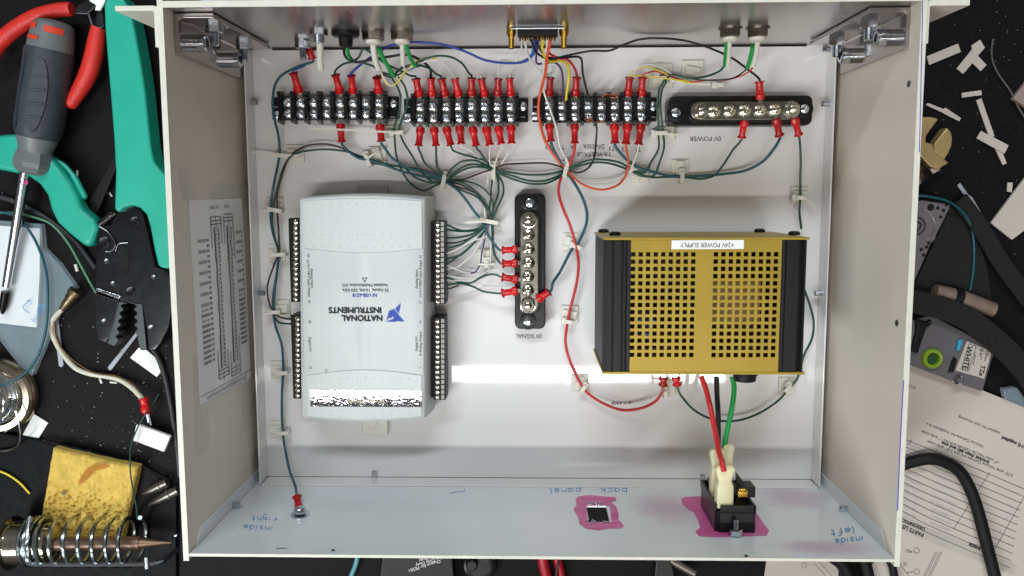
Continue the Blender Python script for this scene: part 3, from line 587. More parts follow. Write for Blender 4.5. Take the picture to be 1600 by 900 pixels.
b = MB(); print_text(b, '+24V POWER SUPPLY', 1105, 382.5, 7.2, 180, zs(ZP+.0002), sx=.88); psu.part('label_lettering', b, PRINTK, parent=lb, smooth=0)
CAPN = MB().lathe([(0,.0036),(.0010,.0038),(.0018,.0034),(.0024,.0022),(.0025,.0010)], (0,0,0), (0,0,1), 16).mesh('rubber_button', BLACKM)
for x, y, top in ((943,357,1),(961,364,1),(1187,356,1),(1241,363,1),(958,586.5,0),(1230,592,0)):
    z = {943:.016, 961:.060, 1187:.018, 1241:.058, 958:.070, 1230:.070}[x]; p = at(x, y, z)
    psu.inst('rubber_button', CAPN, (p.x, Y1 if top else Y0, z), (-math.pi/2 if top else math.pi/2, 0, 0))
p = aty(1184, 590, Y0); b = MB().lathe([(0,.0082),(.0045,.0082),(.005,.0074),(.0085,.0070),(.009,.006)], (p.x, Y0, .066), (p.x, -1, .066), 20); psu.part('fuse_cap', b, BLACKM)
p = aty(1120, 590, Y0); b = MB().lathe([(0,.010),(.0015,.010),(.002,.006),(.004,.0058)], (p.x, Y0, .055), (p.x, -1, .055), 20); psu.part('cable_bush', b, mat('yellow_bush', (206, 186, 40), .4))
p = aty(1047, 590, Y0); b = MB().box((p.x-.009, Y0-.0045, .045), (p.x+.011, Y0, .052)); psu.part('terminal_block', b, NYLON, bevel=.0005)
# ---------------- connectors on the front panel ----------------
def gland(px, py, z, label, rad=.0066):
    p = at(px, py, z); t = Thing('panel_connector', (p.x, YF, z), label, 'connector', 'nickel connectors on the front panel')
    d = (p.x, 0, z)
    t.part('washer', MB().lathe([(0,rad*1.12),(.0008,rad*1.12)], (p.x,YF-.0001,z), (p.x,-1,z), 22), NUTM)
    t.part('hex_nut', MB().lathe([(0,rad*1.05),(.0042,rad*1.05),(.0048,rad*.95)], (p.x,YF-.0009,z), (p.x,-1,z), 6), NUTM, smooth=20)
    t.part('insert', MB().lathe([(0,rad*.72),(.0018,rad*.72),(.0024,rad*.5)], (p.x,YF-.0055,z), (p.x,-1,z), 18), NYLON)
    return t
gland(583, 50, .060, 'nickel panel connector with white and green sleeves, left one of the left pair'); gland(628, 50, .060, 'nickel panel connector with white and green sleeves, right one of the left pair')
gland(1141, 49, .060, 'left one of the two nickel panel connectors above the long bus bar'); gland(1184, 49, .060, 'right one of the two nickel panel connectors above the long bus bar')
p = at(540, 50, .06); t = Thing('panel_connector', (p.x, YF, .06), 'black round panel grommet with black and green cables, left of the hex nuts', 'connector')
t.part('flange', MB().lathe([(0,.0088),(.0022,.0088),(.0034,.0076),(.0038,.005)], (p.x,YF-.0001,.06), (p.x,-1,.06), 26), BLACK)
t.part('strain_relief', MB().lathe([(0,.0046),(.0055,.0042),(.006,.0034)], (p.x,YF-.0034,.06), (p.x,-1,.06), 16), BLACKM)
p = at(498, 49, .062); t = Thing('coaxial_socket', (p.x, YF, .062), 'small silver panel socket with a hanging white sleeve, left of the black grommet', 'connector')
t.part('hex_nut', MB().lathe([(0,.0056),(.0022,.0056),(.0026,.0048)], (p.x,YF-.0001,.062), (p.x,-1,.062), 6), CHROME, smooth=20)
t.part('threaded_barrel', MB().lathe([(0,.0038)]+[(.0006*k, .0038 if k % 2 else .0033) for k in range(1, 10)], (p.x,YF-.002,.062), (p.x,-1,.062), 14), CHROME)
t.part('heat_shrink', MB().tube(smooth_path(pxpath([(499,56,62),(500,70,55),(500,90,45),(501,108,40)])), [.0022]*19, 12), NYLON)
p = at(473, 66, .03); t = Thing('ground_bolt', (p.x, YF, .03), 'bolt and nut on the front panel beside the silver socket, holding a red crimp', 'bolt')
t.part('washer', MB().lathe([(0,.0056),(.0009,.0056)], (p.x,YF-.0001,.03), (p.x,-1,.03), 20), CHROME)
t.inst('nut', HEXN, (p.x, YF-.0009, .03), (math.pi/2, 0, 0)); t.inst('stud', STUD, (p.x, YF-.0045, .03), (math.pi/2, 0, 0))
# D-sub socket and its brass jack posts
p = at(840, 50, .064); t = Thing('d_sub_socket', (p.x, YF, .064), 'fifteen pin D-sub socket on the front panel between two brass posts', 'connector')
t.part('flange', MB().box((p.x-.0165, YF-.0015, .058), (p.x+.0165, YF-.0001, .070)), CHROME, bevel=.0006)
t.part('insulator', MB().box((p.x-.0125, YF-.0048, .0595), (p.x+.0125, YF-.0014, .0688)), BLACKM, bevel=.0006)
for k in range(15):
    xx = p.x + (-7+k)*.00155; t.part('solder_cup', MB().cyl((xx, YF-.0048, .0665 if k % 2 else .0622), (xx, YF-.0072, .0665 if k % 2 else .0622), .0006, 6), BRASS)
for px in (799, 881):
    q = at(px, 52, .064); t.part('jack_post', MB().lathe([(0,.0031),(.003,.0031),(.0031,.0026),(.0044,.0026),(.0045,.0019)]+[(.0045+.0005*k, .0019 if k % 2 else .00165) for k in range(1, 16)], (q.x, YF-.0001, .064), (q.x, -1, .064), 6 if False else 12), BRASS, smooth=20)
# ---------------- power inlet on the back panel ----------------
yp = YB-.0012
xi0, xi1 = aty(1118,834,yp).x, aty(1181,834,yp).x; z1 = aty(1150,833,yp).z; z0 = z1-.048; D = .0165
inlet = Thing('power_inlet', ((xi0+xi1)/2, yp, z0), 'black mains power inlet on the back panel with cream boots on its tabs', 'power inlet')
Mx = Matrix(((1,0,0,0),(0,0,1,yp),(0,1,0,0),(0,0,0,1)))     # (x, z, depth) into the box
b = MB(); tt = .0016; c_ = .003
outer = [(xi0+c_, z1),(xi1-.001, z1),(xi1, z1-.001),(xi1, z0+.001),(xi1-.001, z0),(xi0+c_, z0),(xi0, z0+c_),(xi0, z1-c_)]
b.prism(outer, 0.0002, D-.003, Mx)
for (u0, v0, u1, v1) in ((xi0, z0, xi0+tt, z1-c_), (xi1-tt, z0, xi1, z1), (xi0+c_, z1-tt, xi1, z1), (xi0, z0, xi1, z0+tt)): b.box((u0, yp+D-.004, v0), (u1, yp+D+.001, v1))
inlet.part('body', b, BLACK, bevel=.0003)
w_ = xi1-xi0
for u, v, hh in ((.40,.50,.010),(.60,.60,.009),(.14,.32,.006)):
    b = MB().box((xi0+w_*u-.0007, yp+D-.003, z0+.048*v-.006), (xi0+w_*u+.0007, yp+D+hh, z0+.048*v+.006)); inlet.part('divider', b, BLACK, bevel=.0002)
def boot(px, py, z, l, r, label):
    p = at(px, py, z); b = MB(); y = yp+D-.002
    b.add(*(lambda pr: ([(p.x+sx*wx, y+yy, z+sz*wz) for yy, wx, wz in pr for sx, sz in ((-1,-1),(-.5,-1.25),(.5,-1.25),(1,-1),(1.15,0),(1,1),(.5,1.25),(-.5,1.25),(-1,1),(-1.15,0))], [(i*10+k, i*10+(k+1)%10, (i+1)*10+(k+1)%10, (i+1)*10+k) for i in range(len(pr)-1) for k in range(10)] + [tuple(range(10))[::-1], tuple((len(pr)-1)*10+k for k in range(10))]))([(0,r,r*.8),(l*.5,r,r*.8),(l*.62,r*.75,r*.6),(l*.8,r*1.0,r*.55),(l*.93,r*1.15,r*.7),(l,r*.8,r*.5)]))
    return inlet.part('terminal_boot', b, CREAM, bevel=.0003, label=label)
boot(1131, 775, .089, .0270, .0050, 'cream boot on the tab with the red wire'); boot(1119, 770, .070, .031, .0040, 'cream boot on the tab with the black wire'); boot(1136, 770, .060, .031, .0032, 'cream boot half hidden behind the others')
p = at(1160, 776, .085); b = MB().box((p.x-.0022, yp+D-.003, .0845), (p.x+.0022, yp+D+.008, .0853)).box((p.x-.003, yp+D+.002, .0835), (p.x+.003, yp+D+.0065, .0862)); inlet.part('ground_tab', b, BRASS, bevel=.0003)
p = at(1161, 760, .062); b = MB().prism([(p.x-.005, yp+D-.002),(p.x+.005, yp+D-.002),(p.x+.005,yp+D+.005),(p.x, yp+D+.005),(p.x-.005, yp+D+.011)], .061, .074); inlet.part('switch_housing', b, BLACK, bevel=.0003)
q = aty(1151, 840, yp); b = MB().lathe([(0,.0046),(.0008,.0046)], (q.x, yp, z1+.0042), (q.x, 1, z1+.0042), 18); inlet.part('washer', b, CHROME)
inlet.inst('nut', HEXN, (q.x, yp+.0008, z1+.0042), (-math.pi/2, 0, 0), (.8,.8,.8)); inlet.inst('stud', STUD, (q.x, yp+.004, z1+.0042), (-math.pi/2, 0, 0), (.7,.7,.8))
q = aty(469, 805, yp); t = Thing('ground_bolt', (q.x, yp, q.z), 'domed bolt and wide washer on the left of the back panel', 'bolt')
t.part('washer', MB().lathe([(0,.0062),(.0010,.0060),(.0011,.0030)], (q.x, yp, q.z), (q.x, 1, q.z), 24), CHROME)
t.part('dome_nut', MB().lathe([(0,.0040),(.0022,.0040),(.0034,.0034),(.0042,.0022),(.0045,.0008)], (q.x, yp+.0018, q.z), (q.x, 1, q.z), 16), CHROME)
# ---------------- crimp terminals, cut once and copied ----------------
SLV = MB().lathe([(0,.0022),(.0003,.0028),(.0020,.0033),(.0034,.0033),(.0042,.0027),(.0050,.0024),(.0095,.0023),(.0108,.0025),(.0115,.0033),(.0120,.0033),(.0119,.0026),(.0100,.0017)], (0,0,0), (0,1,0), 16).mesh('crimp_sleeve', REDV)
_n = 18; _b = MB(); _o = [(.0043*math.cos(2*math.pi*k/_n), .0043*math.sin(2*math.pi*k/_n)) for k in range(_n)]; _i = [(x*.45, y*.45) for x, y in _o]
for z in (0, .0008): _b.v += [Vector((x, y, z)) for x, y in _o+_i]
_m = 2*_n; _b.f = [[k, _n+k, _n+(k+1)%_n, (k+1)%_n] for k in range(_n)] + [[_m+k, _m+(k+1)%_n, _m+_n+(k+1)%_n, _m+_n+k] for k in range(_n)] + [[k, (k+1)%_n, _m+(k+1)%_n, _m+k] for k in range(_n)] + [[_n+k, _m+_n+k, _m+_n+(k+1)%_n, _n+(k+1)%_n] for k in range(_n)]
_b.box((-.0018, .0030, 0), (.0018, .0088, .0008)); RING = _b.mesh('terminal_ring', NICKEL, smooth=30)
TERM = {}
def T(key, S, B, E, z=12, ze=None): TERM[key] = (S, B, E, (10.6 if z == 12 else z)/1000, (ze if ze is not None else z+1)/1000)
for k, (B, E) in enumerate((((655.5,151),(650,123)),((675.5,151),(673.5,122)),((696,151),(690,123)),((716.5,151),(711,123)),((737,150),(737,122)),((757.5,151),(752,123)),((777.5,150),(779,123)),((798,150),(796.5,122)))): T('Bt%d' % (k+1), (XB[k],166), B, E, 12, 15)
for k, (B, E) in enumerate((((657.5,198),(654,228)),((678,198),(681,228)),((697,198),(704.5,227)),((718,196),(721,225)),((738,198),(744,228)),((759.5,198),(765.5,227)),((778.5,197),(783.5,225)),((798.5,195),(799.5,224)))): T('Bb%d' % (k+1), (XB[k],184), B, E, 12, 11)
for k, B, E in ((2,(468,145),(458.5,114)),(5,(532,146),(524,117)),(6,(552,146),(549,118)),(8,(592,145),(589,121))): T('At%d' % k, (XA[k-1],160), B, E, 12, 17)
for k, B, E in ((5,(532,193),(534,222)),(8,(593.5,194),(596,221))): T('Ab%d' % k, (XA[k-1],177), B, E, 12, 11)
for k, B, E in ((1,(858,150),(860,121)),(3,(899,150),(901,121)),(7,(981,150),(984,121)),(8,(1002,150),(1004,121))): T('Ct%d' % k, (XC[k-1],164), B, E, 12, 15)
for k, B, E in ((1,(858,193),(861,221)),(3,(898,193),(898,224)),(6,(960,193),(961,224)),(7,(981,193),(978,225)),(8,(1002,193),(998,226))): T('Cb%d' % k, (XC[k-1],182), B, E, 12, 11)
T('Ht', (1188,172), (1188,156), (1186.5,127), 18, 20); T('Hb1', (1164,172), (1163.5,188), (1159,215), 18, 14); T('Hb2', (1211,171), (1212,185), (1218,212), 18, 14); T('Hb3', (1240,170), (1241,184), (1248,211), 19, 15)
T('V1', (826,389), (809,389.5), (785.5,391), 18, 15); T('V2', (826,411), (809,411), (786,412), 18, 15); T('V3', (826,433), (810,437), (785,433), 18, 15); T('V4', (825,454), (809,454), (785,458), 18, 15); T('V5', (827,477), (840,468), (858,456), 18, 20)
T('bolt', (473,72), (483,77), (488,92), 24, 22)
T('gnd', (470,803), (467.5,799), (464,776), 58, 50); T('psu1', (1037,578), (1037,589), (1036,601), 48, 46); T('psu2', (1056,578), (1056,589), (1058,601), 48, 46)
def put_term(t, key):
    S, B, E, z, ze = TERM[key]; s = at(*S, z); b_ = at(*B, z); e = at(*E, ze); d = (e-b_); L = d.length
    M = d.to_track_quat('Y', 'Z'); o = t.inst('crimp_sleeve', SLV, b_); o.rotation_euler = M.to_euler(); o.rotation_euler.rotate_axis('Y', random.uniform(-.5, .5)); k_ = random.uniform(.93, 1.06); o.scale = (k_, L/.012, .92*k_)
    d2 = (b_-s); rl = d2.length; o = t.inst('terminal_ring', RING, s - Vector((0,0,.0006))); o.rotation_euler = d2.to_track_quat('Y', 'Z').to_euler(); o.scale = (.80, max(.55, min(1.5, rl/.0074)), 1)
    return e, d.normalized()
def wire(m, r, pts, label, a=None, z=None, zdef=7, grp=None, extra=None):
    """a: crimp at the first point; z: crimp at the last point"""
    rw = random.Random(label); P = [at(p[0], p[1], (p[2] if len(p) > 2 else zdef)/1000) + Vector((rw.uniform(-1,1), rw.uniform(-1,1), rw.uniform(-.5,.5)))*.00028 for p in pts]
    S, E2 = a and TERM[a], z and TERM[z]
    if a: e = at(*S[2], S[4]); d = (e-at(*S[1], S[3])).normalized(); P = [e-d*.003, e+d*.0015] + P
    if z: e = at(*E2[2], E2[4]); d = (e-at(*E2[1], E2[3])).normalized(); P = P + [e+d*.0015, e-d*.003]
    b = MB().tube(smooth_path(P, 7), r*(.93 if r < 1.3 else 1)/1000, 8)
    if not a and not z and not extra:
        return b.solo('hookup_wire', m, label, 'wire', grp, smooth=60)
    t = Thing('hookup_wire', P[0], label, 'wire', grp); t.part('insulation', b, m, smooth=60)
    for k in (a, z):
        if k: put_term(t, k)
    for m2, r2, p2 in (extra or []):
        t.part('heat_shrink', MB().tube(smooth_path(pxpath(p2, 20), 6), r2/1000, 10), m2, smooth=60)
    return t
ORD = ['first', 'second', 'third', 'fourth', 'fifth', 'sixth', 'seventh', 'eighth']
N1, N2, N3, N4, N5 = (695,282), (771,267), (883,265), (984,266), (1065,273)
# lower crimps of the middle strip
lo = 'wire from the %s lower crimp of the middle strip, counted from the left'
wire(WG, .78, [(656,238,8),(664,254,8),(680,268,8),(691,277,8),(695,282,7)], 'green ' + lo % ORD[0], a='Bb1')
wire(WG, .78, [(681.5,245,8),(684,262,8),(693,274,8),(698,283,7)], 'green ' + lo % ORD[1], a='Bb2')
wire(WG, .78, [(709,235,10),(722,241,10),(745,247,9),(758,252,9),(767,264,8)], 'green ' + lo % ORD[2], a='Bb3')
wire(WW, .6, [(729,233,10),(741,240,10),(752,250,9),(769,266,8)], 'thin white ' + lo % ORD[3], a='Bb4')
wire(WG, .78, [(750,238,10),(758,250,9),(768,262,8),(772,268,7)], 'green ' + lo % ORD[4], a='Bb5')
wire(WW, .6, [(765,240,10),(766,254,9),(769,266,8)], 'thin white ' + lo % ORD[5], a='Bb6')
wire(WW, .6, [(779,240,10),(774,254,9),(770,266,8)], 'thin white ' + lo % ORD[6], a='Bb7')
wire(WW, .6, [(796,234,12),(790,245,10),(785,254,9),(780,262,8)], 'thin white ' + lo % ORD[7], a='Bb8')
# harness between the tie points
wire(WG, .78, [(695,280),(706,263,12),(724,252,15),(745,252,14),(771,265,8)], 'green wire making the highest arc between the first and second tie points')
wire(WG, .78, [(700,280),(714,266,10),(733,258,12),(752,258,11),(772,263,8)], 'green wire on the middle arc between the first and second tie points')
wire(WG, .78, [(699,283),(716,269,8),(735,262,9),(754,261,9),(772,266,7)], 'green wire on the lowest arc between the first and second tie points')
wire(WN, .7, [(702,281),(722,280,9),(740,274,9),(758,268,9),(775,263,8),(788,257,10),(815,256,10),(850,255,11),(870,258,10),(884,264,7)], 'dark brown wire running straight through the second tie point to the third')
wire(WG, .78, [(772,266),(795,269,9),(820,273,9),(850,273,9),(870,269,9),(884,266)], 'upper green wire between the second and third tie points')
wire(WG, .78, [(774,267),(800,275,10),(825,282,11),(850,283,11),(870,276,9),(884,267)], 'middle green wire sagging between the second and third tie points')
wire(WG, .78, [(772,268),(798,279,9),(826,286,12),(852,287,11),(872,278,9),(883,268)], 'lowest green wire sagging between the second and third tie points')
wire(WG, .78, [(886,265),(905,256,10),(925,250,13),(950,250,13),(970,255,10),(985,264)], 'uppermost green wire arching between the third and fourth tie points')
wire(WG, .78, [(888,266),(908,258,9),(930,254,10),(955,256,10),(985,266)], 'lower green wire arching between the third and fourth tie points')
wire(WO, .85, [(886,267),(900,280,10),(918,291,12),(940,296,13),(962,291,12),(975,280,10),(981,262,11),(981,248,11)], 'orange wire looping below the harness up to the right terminal strip', z='Cb7')
wire(WW, .65, [(888,267),(905,278,8),(925,284,8),(945,284,8),(968,278,8),(984,265,9),(990,254,10),(995,243,11)], 'white wire looping below the harness to the last lower crimp of the right strip', z='Cb8')
wire(WT, 1.05, [(967,236,10),(976,247,9),(995,260,8),(1020,269,8),(1050,275,7),(1090,275,7),(1130,272,8),(1165,266,10),(1192,252,12),(1210,232,14)], 'teal wire sweeping from the right terminal strip to the long bus bar', a='Cb6', z='Hb2')
wire(WG, .78, [(984,267),(1002,273,8),(1020,277,8),(1045,277,7),(1070,277,7),(1095,279,8),(1115,274,9),(1130,258,11),(1145,235,12)], 'green wire from the fourth tie point to the long bus bar crimp', z='Hb1')
wire(WG, .78, [(1037,126,10),(1030,140,10),(1028.5,165,12),(1029.5,195,8),(1029.5,212,6),(1028.5,232,8),(1018,252,8),(1008,269,8),(990,268,7)], 'left green wire of the pair running down beside the long bus bar')
wire(WG, .78, [(1042,126,10),(1034,140,10),(1032,165,12),(1035,198,8),(1037,212,6),(1037,232,8),(1031,252,8),(1022,274,8),(1003,275,8),(990,269,7)], 'right green wire of the pair running down beside the long bus bar')
wire(WK, .7, [(920,150,14),(921,160,13)], 'x')if False else None
wire(WK, .75, [(929,186,12),(932,200,11),(931,225,9),(929,245,9),(920,262,10),(905,270,9),(886,267,7)], 'black wire dropping from the right terminal strip through the words VOLTAGE DIVIDER')
wire(WR, 1.1, [(896,240,10),(889,258,8),(884,266,7),(876,280,8),(872.5,300,8),(880,325,9),(891,352,9),(900,384,8),(904,410,9),(901,440,9),(891,485,7),(886,510,8),(884,535,9),(890,562,9),(905,596,7),(918,614,8),(945,632,10),(975,641,12),(1005,637,13),(1025,626,14),(1035,612,25)], 'long red wire curving down to the left terminal of the power supply', a='Cb3', z='psu1')
wire(WT, 1.1, [(865,235,10),(874,252,9),(884,268,7),(897,285,8),(910,308,9),(916.5,332,9),(915,352,9),(903,379,8),(893,391,8),(875,425,12),(864,442,18)], 'teal wire curving right and crossing the red wire to reach the upright bus bar', a='Cb1', z='V5')
wire(WO, 1.05, [(861,60,60),(855,92,45),(852,115,35),(846,140,27),(841,165,24),(843,190,20),(852,220,12),(868,245,10),(884,266,7)], 'orange wire bowing over the left end of the right terminal strip')
wire(WW, .75, [(852,95,40),(849,120,30),(851,145,25),(860,172,22),(869,200,16),(876,230,10),(887,252,9),(888,266,7)], 'white wire with a red streak crossing the right terminal strip')
# left part of the harness
wire(WT, .95, [(538,230,10),(546,238,10),(560,247,9),(575,250,8),(600,257,9),(630,268,9),(665,276,8),(695,282)], 'teal wire from the left lower crimp of the left strip', a='Ab5')
wire(WT, .95, [(602,233,10),(614,248,10),(640,262,9),(670,271,8),(695,281)], 'teal wire from the right lower crimp of the left strip', a='Ab8')
wire(WN, .72, [(699,284),(670,268,8),(640,262,8),(600,258,8),(575,252,7),(545,236,9),(515,226,11),(485,226,11),(462,236,9),(450,250,8),(440,275,9),(433,305,9),(433,330,7),(435,360,8),(436,394,6),(428,415,9),(418,445,9),(420,470,7),(428,488,6),(440,497,9),(457,499,20)], 'dark brown wire looping along the left wall into the lower left connector')
wire(WG, .78, [(697,285),(668,272,8),(635,263,8),(600,256,9),(573,248,7),(545,238,8),(515,234,10),(485,235,10),(460,241,9),(446,256,8),(436,285,9),(428,315,8),(425,345,8),(430,375,9),(435,396,6),(432,430,9),(427,460,9),(427,487,6),(435,503,9),(457,507,20)], 'green wire running with the dark brown one to the lower left connector')
wire(WT, .95, [(480,100,22),(462,105,20),(441,117,17),(431,130,19),(427,145,20),(426,165,20),(430,190,14),(436,215,9),(436,245,7),(428,290,9),(423,325,7),(425,360,8),(435,394,6),(433,425,9),(429,455,9),(427,487,6),(430,510,9),(440,540,9),(442,580,6),(440,620,8),(442,673,6),(446,705,10),(453,735,25),(461,760,45)], 'long teal wire down the left side from the front bolt to the back panel bolt', a='bolt', z='gnd')
wire(WB, .6, [(482,97,22),(474,104,20),(464,108,20)], 'thin blue wire from the bolt crimp to the left strip', z='At2')
wire(WG, .78, [(605,105,30),(612,122,22),(622,138,22),(626,152,22),(624,175,18),(617,198,10),(616,212,7),(619,240,9),(626,262,9),(640,285,9),(660,297,11),(680,290,9),(693,284)], 'green wire passing left between the two strips and sagging below the harness')
wire(WG, .78, [(622,120,25),(632,135,22),(637,152,22),(635,170,18),(626,190,12),(624,205,8),(630,222,7),(645,245,9),(658,268,9),(675,283,9),(692,285)], 'green wire passing right between the two terminal strips')
wire(WG, .78, [(633,262,8),(650,278,9),(672,285,9),(692,285,7)], 'short green wire joining the first tie point from the left')
# down to the module and the upright bus bar
wire(WT, .95, [(696,284),(712,295,9),(725,309,9),(740,329,9),(752,345,7),(764,368,10),(776,385,13)], 'teal wire from the first tie point to the top crimp of the upright bus bar', z='V1')
wire(WG, .78, [(698,284),(720,296,9),(745,308,9),(760,325,9),(769,350,8),(770,380,10),(774,400,13)], 'green wire to the second crimp of the upright bus bar', z='V2')
wire(WN, .7, [(700,284),(715,292,10),(735,298,11),(752,308,10),(762,325,9),(762,345,8)], 'dark brown wire from the first tie point to the lower tie')
wire(WG, .78, [(700,282),(722,286,13),(745,300,12),(760,318,11),(768,345,8),(770,372,9),(772,395,12),(779,408,14)], 'second green wire running beside its twin to the upright bus bar')
wire(WG, .78, [(774,267),(779,283,8),(778,302,8),(772,320,8),(764,346,7),(745,359,9),(722,361,12),(698,359,17)], 'green wire from the second tie point to the module, bending left')
wire(WG, .78, [(769,268),(768,290,8),(765,318,8),(762,345,7),(748,357,9),(722,360,13),(698,351,17)], 'green wire to the uppermost used pole of the right hand connector')
wire(WW, .6, [(766,268),(760,290,8),(757,315,8),(758,346,7),(756,375,8),(753,410,7),(747,422,8),(732,427,10),(715,422,14),(698,415,17)], 'thin white wire dropping to the small tie and back to the module')
wire(WW, .6, [(774,268),(771,290,8),(764,315,8),(761,345,7),(760,368,9),(740,376,12),(718,388,15),(698,397,17)], 'thin white wire bending left under the long tie tail')
wire(WW, .6, [(778,266),(768,300,8),(765,346,7),(767,380,8),(766,412,7),(762,424,8),(748,434,10),(722,434,14),(698,431,17)], 'thin white wire on the right side of the small tie')
wire(WP, .6, [(765,346),(760,360,9),(753,395,8),(750,412,7),(744,424,9),(735,427,10)], 'thin purple wire crossing under the small tie')
wire(WG, .78, [(762,346),(753,358,9),(738,370,12),(720,382,15),(698,388,17)], 'green wire bending left above the thin white one into the module')
wire(WG, .78, [(766,346),(757,362,9),(742,378,11),(722,397,14),(698,405,17)], 'dark green wire bending left below the thin white one into the module')
wire(WG, .78, [(698,433,17),(715,440,14),(735,442,12),(750,434,12),(765,429,13),(776,430,14)], 'green wire waving from the module to the third crimp of the upright bus bar', z='V3')
wire(WG, .78, [(698,444,17),(720,443,14),(738,448,12),(755,455,12),(772,458,14)], 'green wire from the module to the lowest left crimp of the upright bus bar', z='V4')
wire(WK, .55, [(698,452,17),(708,449,14),(717,446,11)], 'short black wire end at the bottom of the upper right connector')
wire(WW, .5, [(698,421,17),(716,416,14),(733,402,12),(748,384,10),(757,365,9),(765,346)], 'thin white wire rising from the module to the long tailed tie')
wire(WG, .7, [(698,372,17),(716,371,14),(736,366,11),(752,356,9),(766,346),(771,330,8),(768,308,9),(752,292,10),(730,284,9),(700,283)], 'green wire from the module over the long tailed tie to the first tie point')
wire(WK, .6, [(698,380,17),(715,379,14),(735,372,11),(750,360,9),(764,345),(760,325,9),(745,305,12),(722,290,12),(700,284)], 'black wire from the module over the long tailed tie to the first tie point')
wire(WW, .5, [(698,438,17),(716,438,14),(735,436,11),(752,430,10),(765,422,9)], 'thin white wire crossing the waving green one beside the module')
wire(WG, .7, [(772,268),(784,284,9),(786,302,9),(778,322,9),(768,345,7),(752,366,10),(735,384,12),(716,400,14),(698,413,17)], 'green wire bowing out right of the tie before entering the module')
# wires above the terminal strips
wire(WK, .8, [(836,62,60),(845,78,50),(856,89,42),(872,90,40),(900,84,38),(925,80,38),(952,79,38),(975,70,38),(1000,62,38),(1030,60,38),(1070,64,36),(1110,75,34),(1145,92,30),(1168,108,26)], 'long black wire arching from the D-sub socket to the long bus bar', z='Ht')
wire(WK, .8, [(830,62,60),(838,82,48),(856,92,42),(880,90,36),(903,89,32),(909,93,30),(911,115,24),(918,145,15),(922,160,12)], 'black wire with a square bend from the socket into the right strip')
wire(WR, .95, [(861,60,60),(856,80,48),(872,91,38),(886,92,33),(897,104,26)], 'red wire from the D-sub socket to a red crimp', z='Ct3')
wire(WY, 1.0, [(850,60,60),(847,80,48),(858,96,40),(875,95,34),(887,102,28),(889,120,20),(885,150,14),(884,157,12)], 'yellow wire from the D-sub socket into the right strip')
wire(WP, .75, [(841,60,60),(838,88,42),(840,100,38),(866,98,33),(876,108,26),(880,128,20),(879,148,14),(879,156,12)], 'dark purple wire from the D-sub socket into the right strip')
wire(WW, .8, [(820,60,60),(824,82,48),(832,100,36),(845,113,28),(860,115,24),(867,103,24)], 'cream wire looping under the D-sub socket and curling up')
wire(WW, .75, [(856,60,60),(852,90,42),(845,110,30),(850,118,22)], 'white wire tucked behind the orange wire', z='Ct1')
wire(WBB, 1.05, [(834,60,60),(833,78,48),(826,93,38),(812,98,32)], 'sky blue wire dropping from the D-sub socket')
wire(WB, .9, [(838,60,60),(834,85,44),(815,97,36),(790,98,36),(758,94,36),(725,80,38),(690,70,40),(660,66,40),(630,67,40),(603,74,38),(582,87,32),(566,99,26)], 'long blue wire running left from the D-sub socket to the left strip', z='At6')
wire(WW, .55, [(815,60,60),(814,80,48),(806,98,34),(799,110,24)], 'thin white wire from the D-sub socket to the eighth crimp of the middle strip', z='Bt8')
wire(WW, .5, [(800,96,34),(785,94,32),(779,100,28),(778,112,22)], 'thin white wire branching to the seventh crimp of the middle strip', z='Bt7')
wire(WK, .95, [(538,64,55),(538,84,42),(545,94,36),(560,97,34),(585,92,34),(610,88,34),(635,86,34),(655,93,30),(672,106,24)], 'black cable sweeping right from the round grommet', z='Bt2')
wire(WG, .78, [(543,64,55),(545,84,42),(552,94,36),(560,90,34),(568,77,36),(580,83,34),(600,98,30),(625,110,26),(642,118,20)], 'green wire with a kink from the round grommet to the middle strip', z='Bt1', extra=[(WGB, 1.2, [(542,62,55),(543,78,46),(546,92,37)])])
wire(WG, .78, [(528,106,24),(540,99,28),(560,97,30),(582,103,28),(595,112,26),(612,118,24),(618,120,22)], 'green wire arching from the left strip to the bright green sleeve', a='At5')
wire(WG, .78, [(614,120,24),(625,108,28),(640,103,30),(665,92,34),(685,87,34),(705,89,32),(722,100,28),(732,113,20)], 'green wire making the tall arc to the fifth crimp of the middle strip', z='Bt5')
wire(WG, .78, [(648,102,36),(658,103,32),(672,107,28),(682,115,20)], 'green wire from the second bright green sleeve', z='Bt3', extra=[(WGB, 1.35, [(633,62,57),(637,80,48),(644,96,39),(649,104,35)]), (NYLON, 1.7, [(628,62,57),(629,80,48),(630,100,38)])])
wire(WW, .6, [(630,100,38),(634,108,32),(648,103,30),(668,95,32),(690,95,30),(701,108,24)], 'white and yellow twisted wire to the fourth crimp of the middle strip', z='Bt4')
wire(WY, .6, [(594,106,36),(599,122,28),(607,134,24),(620,130,24),(632,112,28),(650,97,32),(670,89,33),(682,91,32)], 'thin yellow wire looping under the white sleeve')
wire(WW, .5, [(680,92,32),(705,92,30),(725,98,28),(740,108,22)], 'thin grey and white wire to the sixth crimp of the middle strip', z='Bt6')
wire(WG, .78, [(616,119,32),(622,112,30),(633,104,30),(650,100,30),(665,104,28)], 'green wire crossing from the first bright green sleeve', extra=[(WGB, 1.5, [(592,76,50),(598,90,44),(607,105,37),(615,119,32)]), (NYLON, 2.0, [(583,62,57),(584,78,50),(587,95,42),(592,108,36)])])
wire(WW, .55, [(592,106,36),(602,124,28),(612,135,24),(622,126,24),(632,114,26)], 'white wire coming out of the left white sleeve')
wire(WK, .6, [(589,120,16),(598,117,18),(612,121,20),(640,108,26),(660,101,28)], 'black wire from the last upper crimp of the left strip', a='At8')
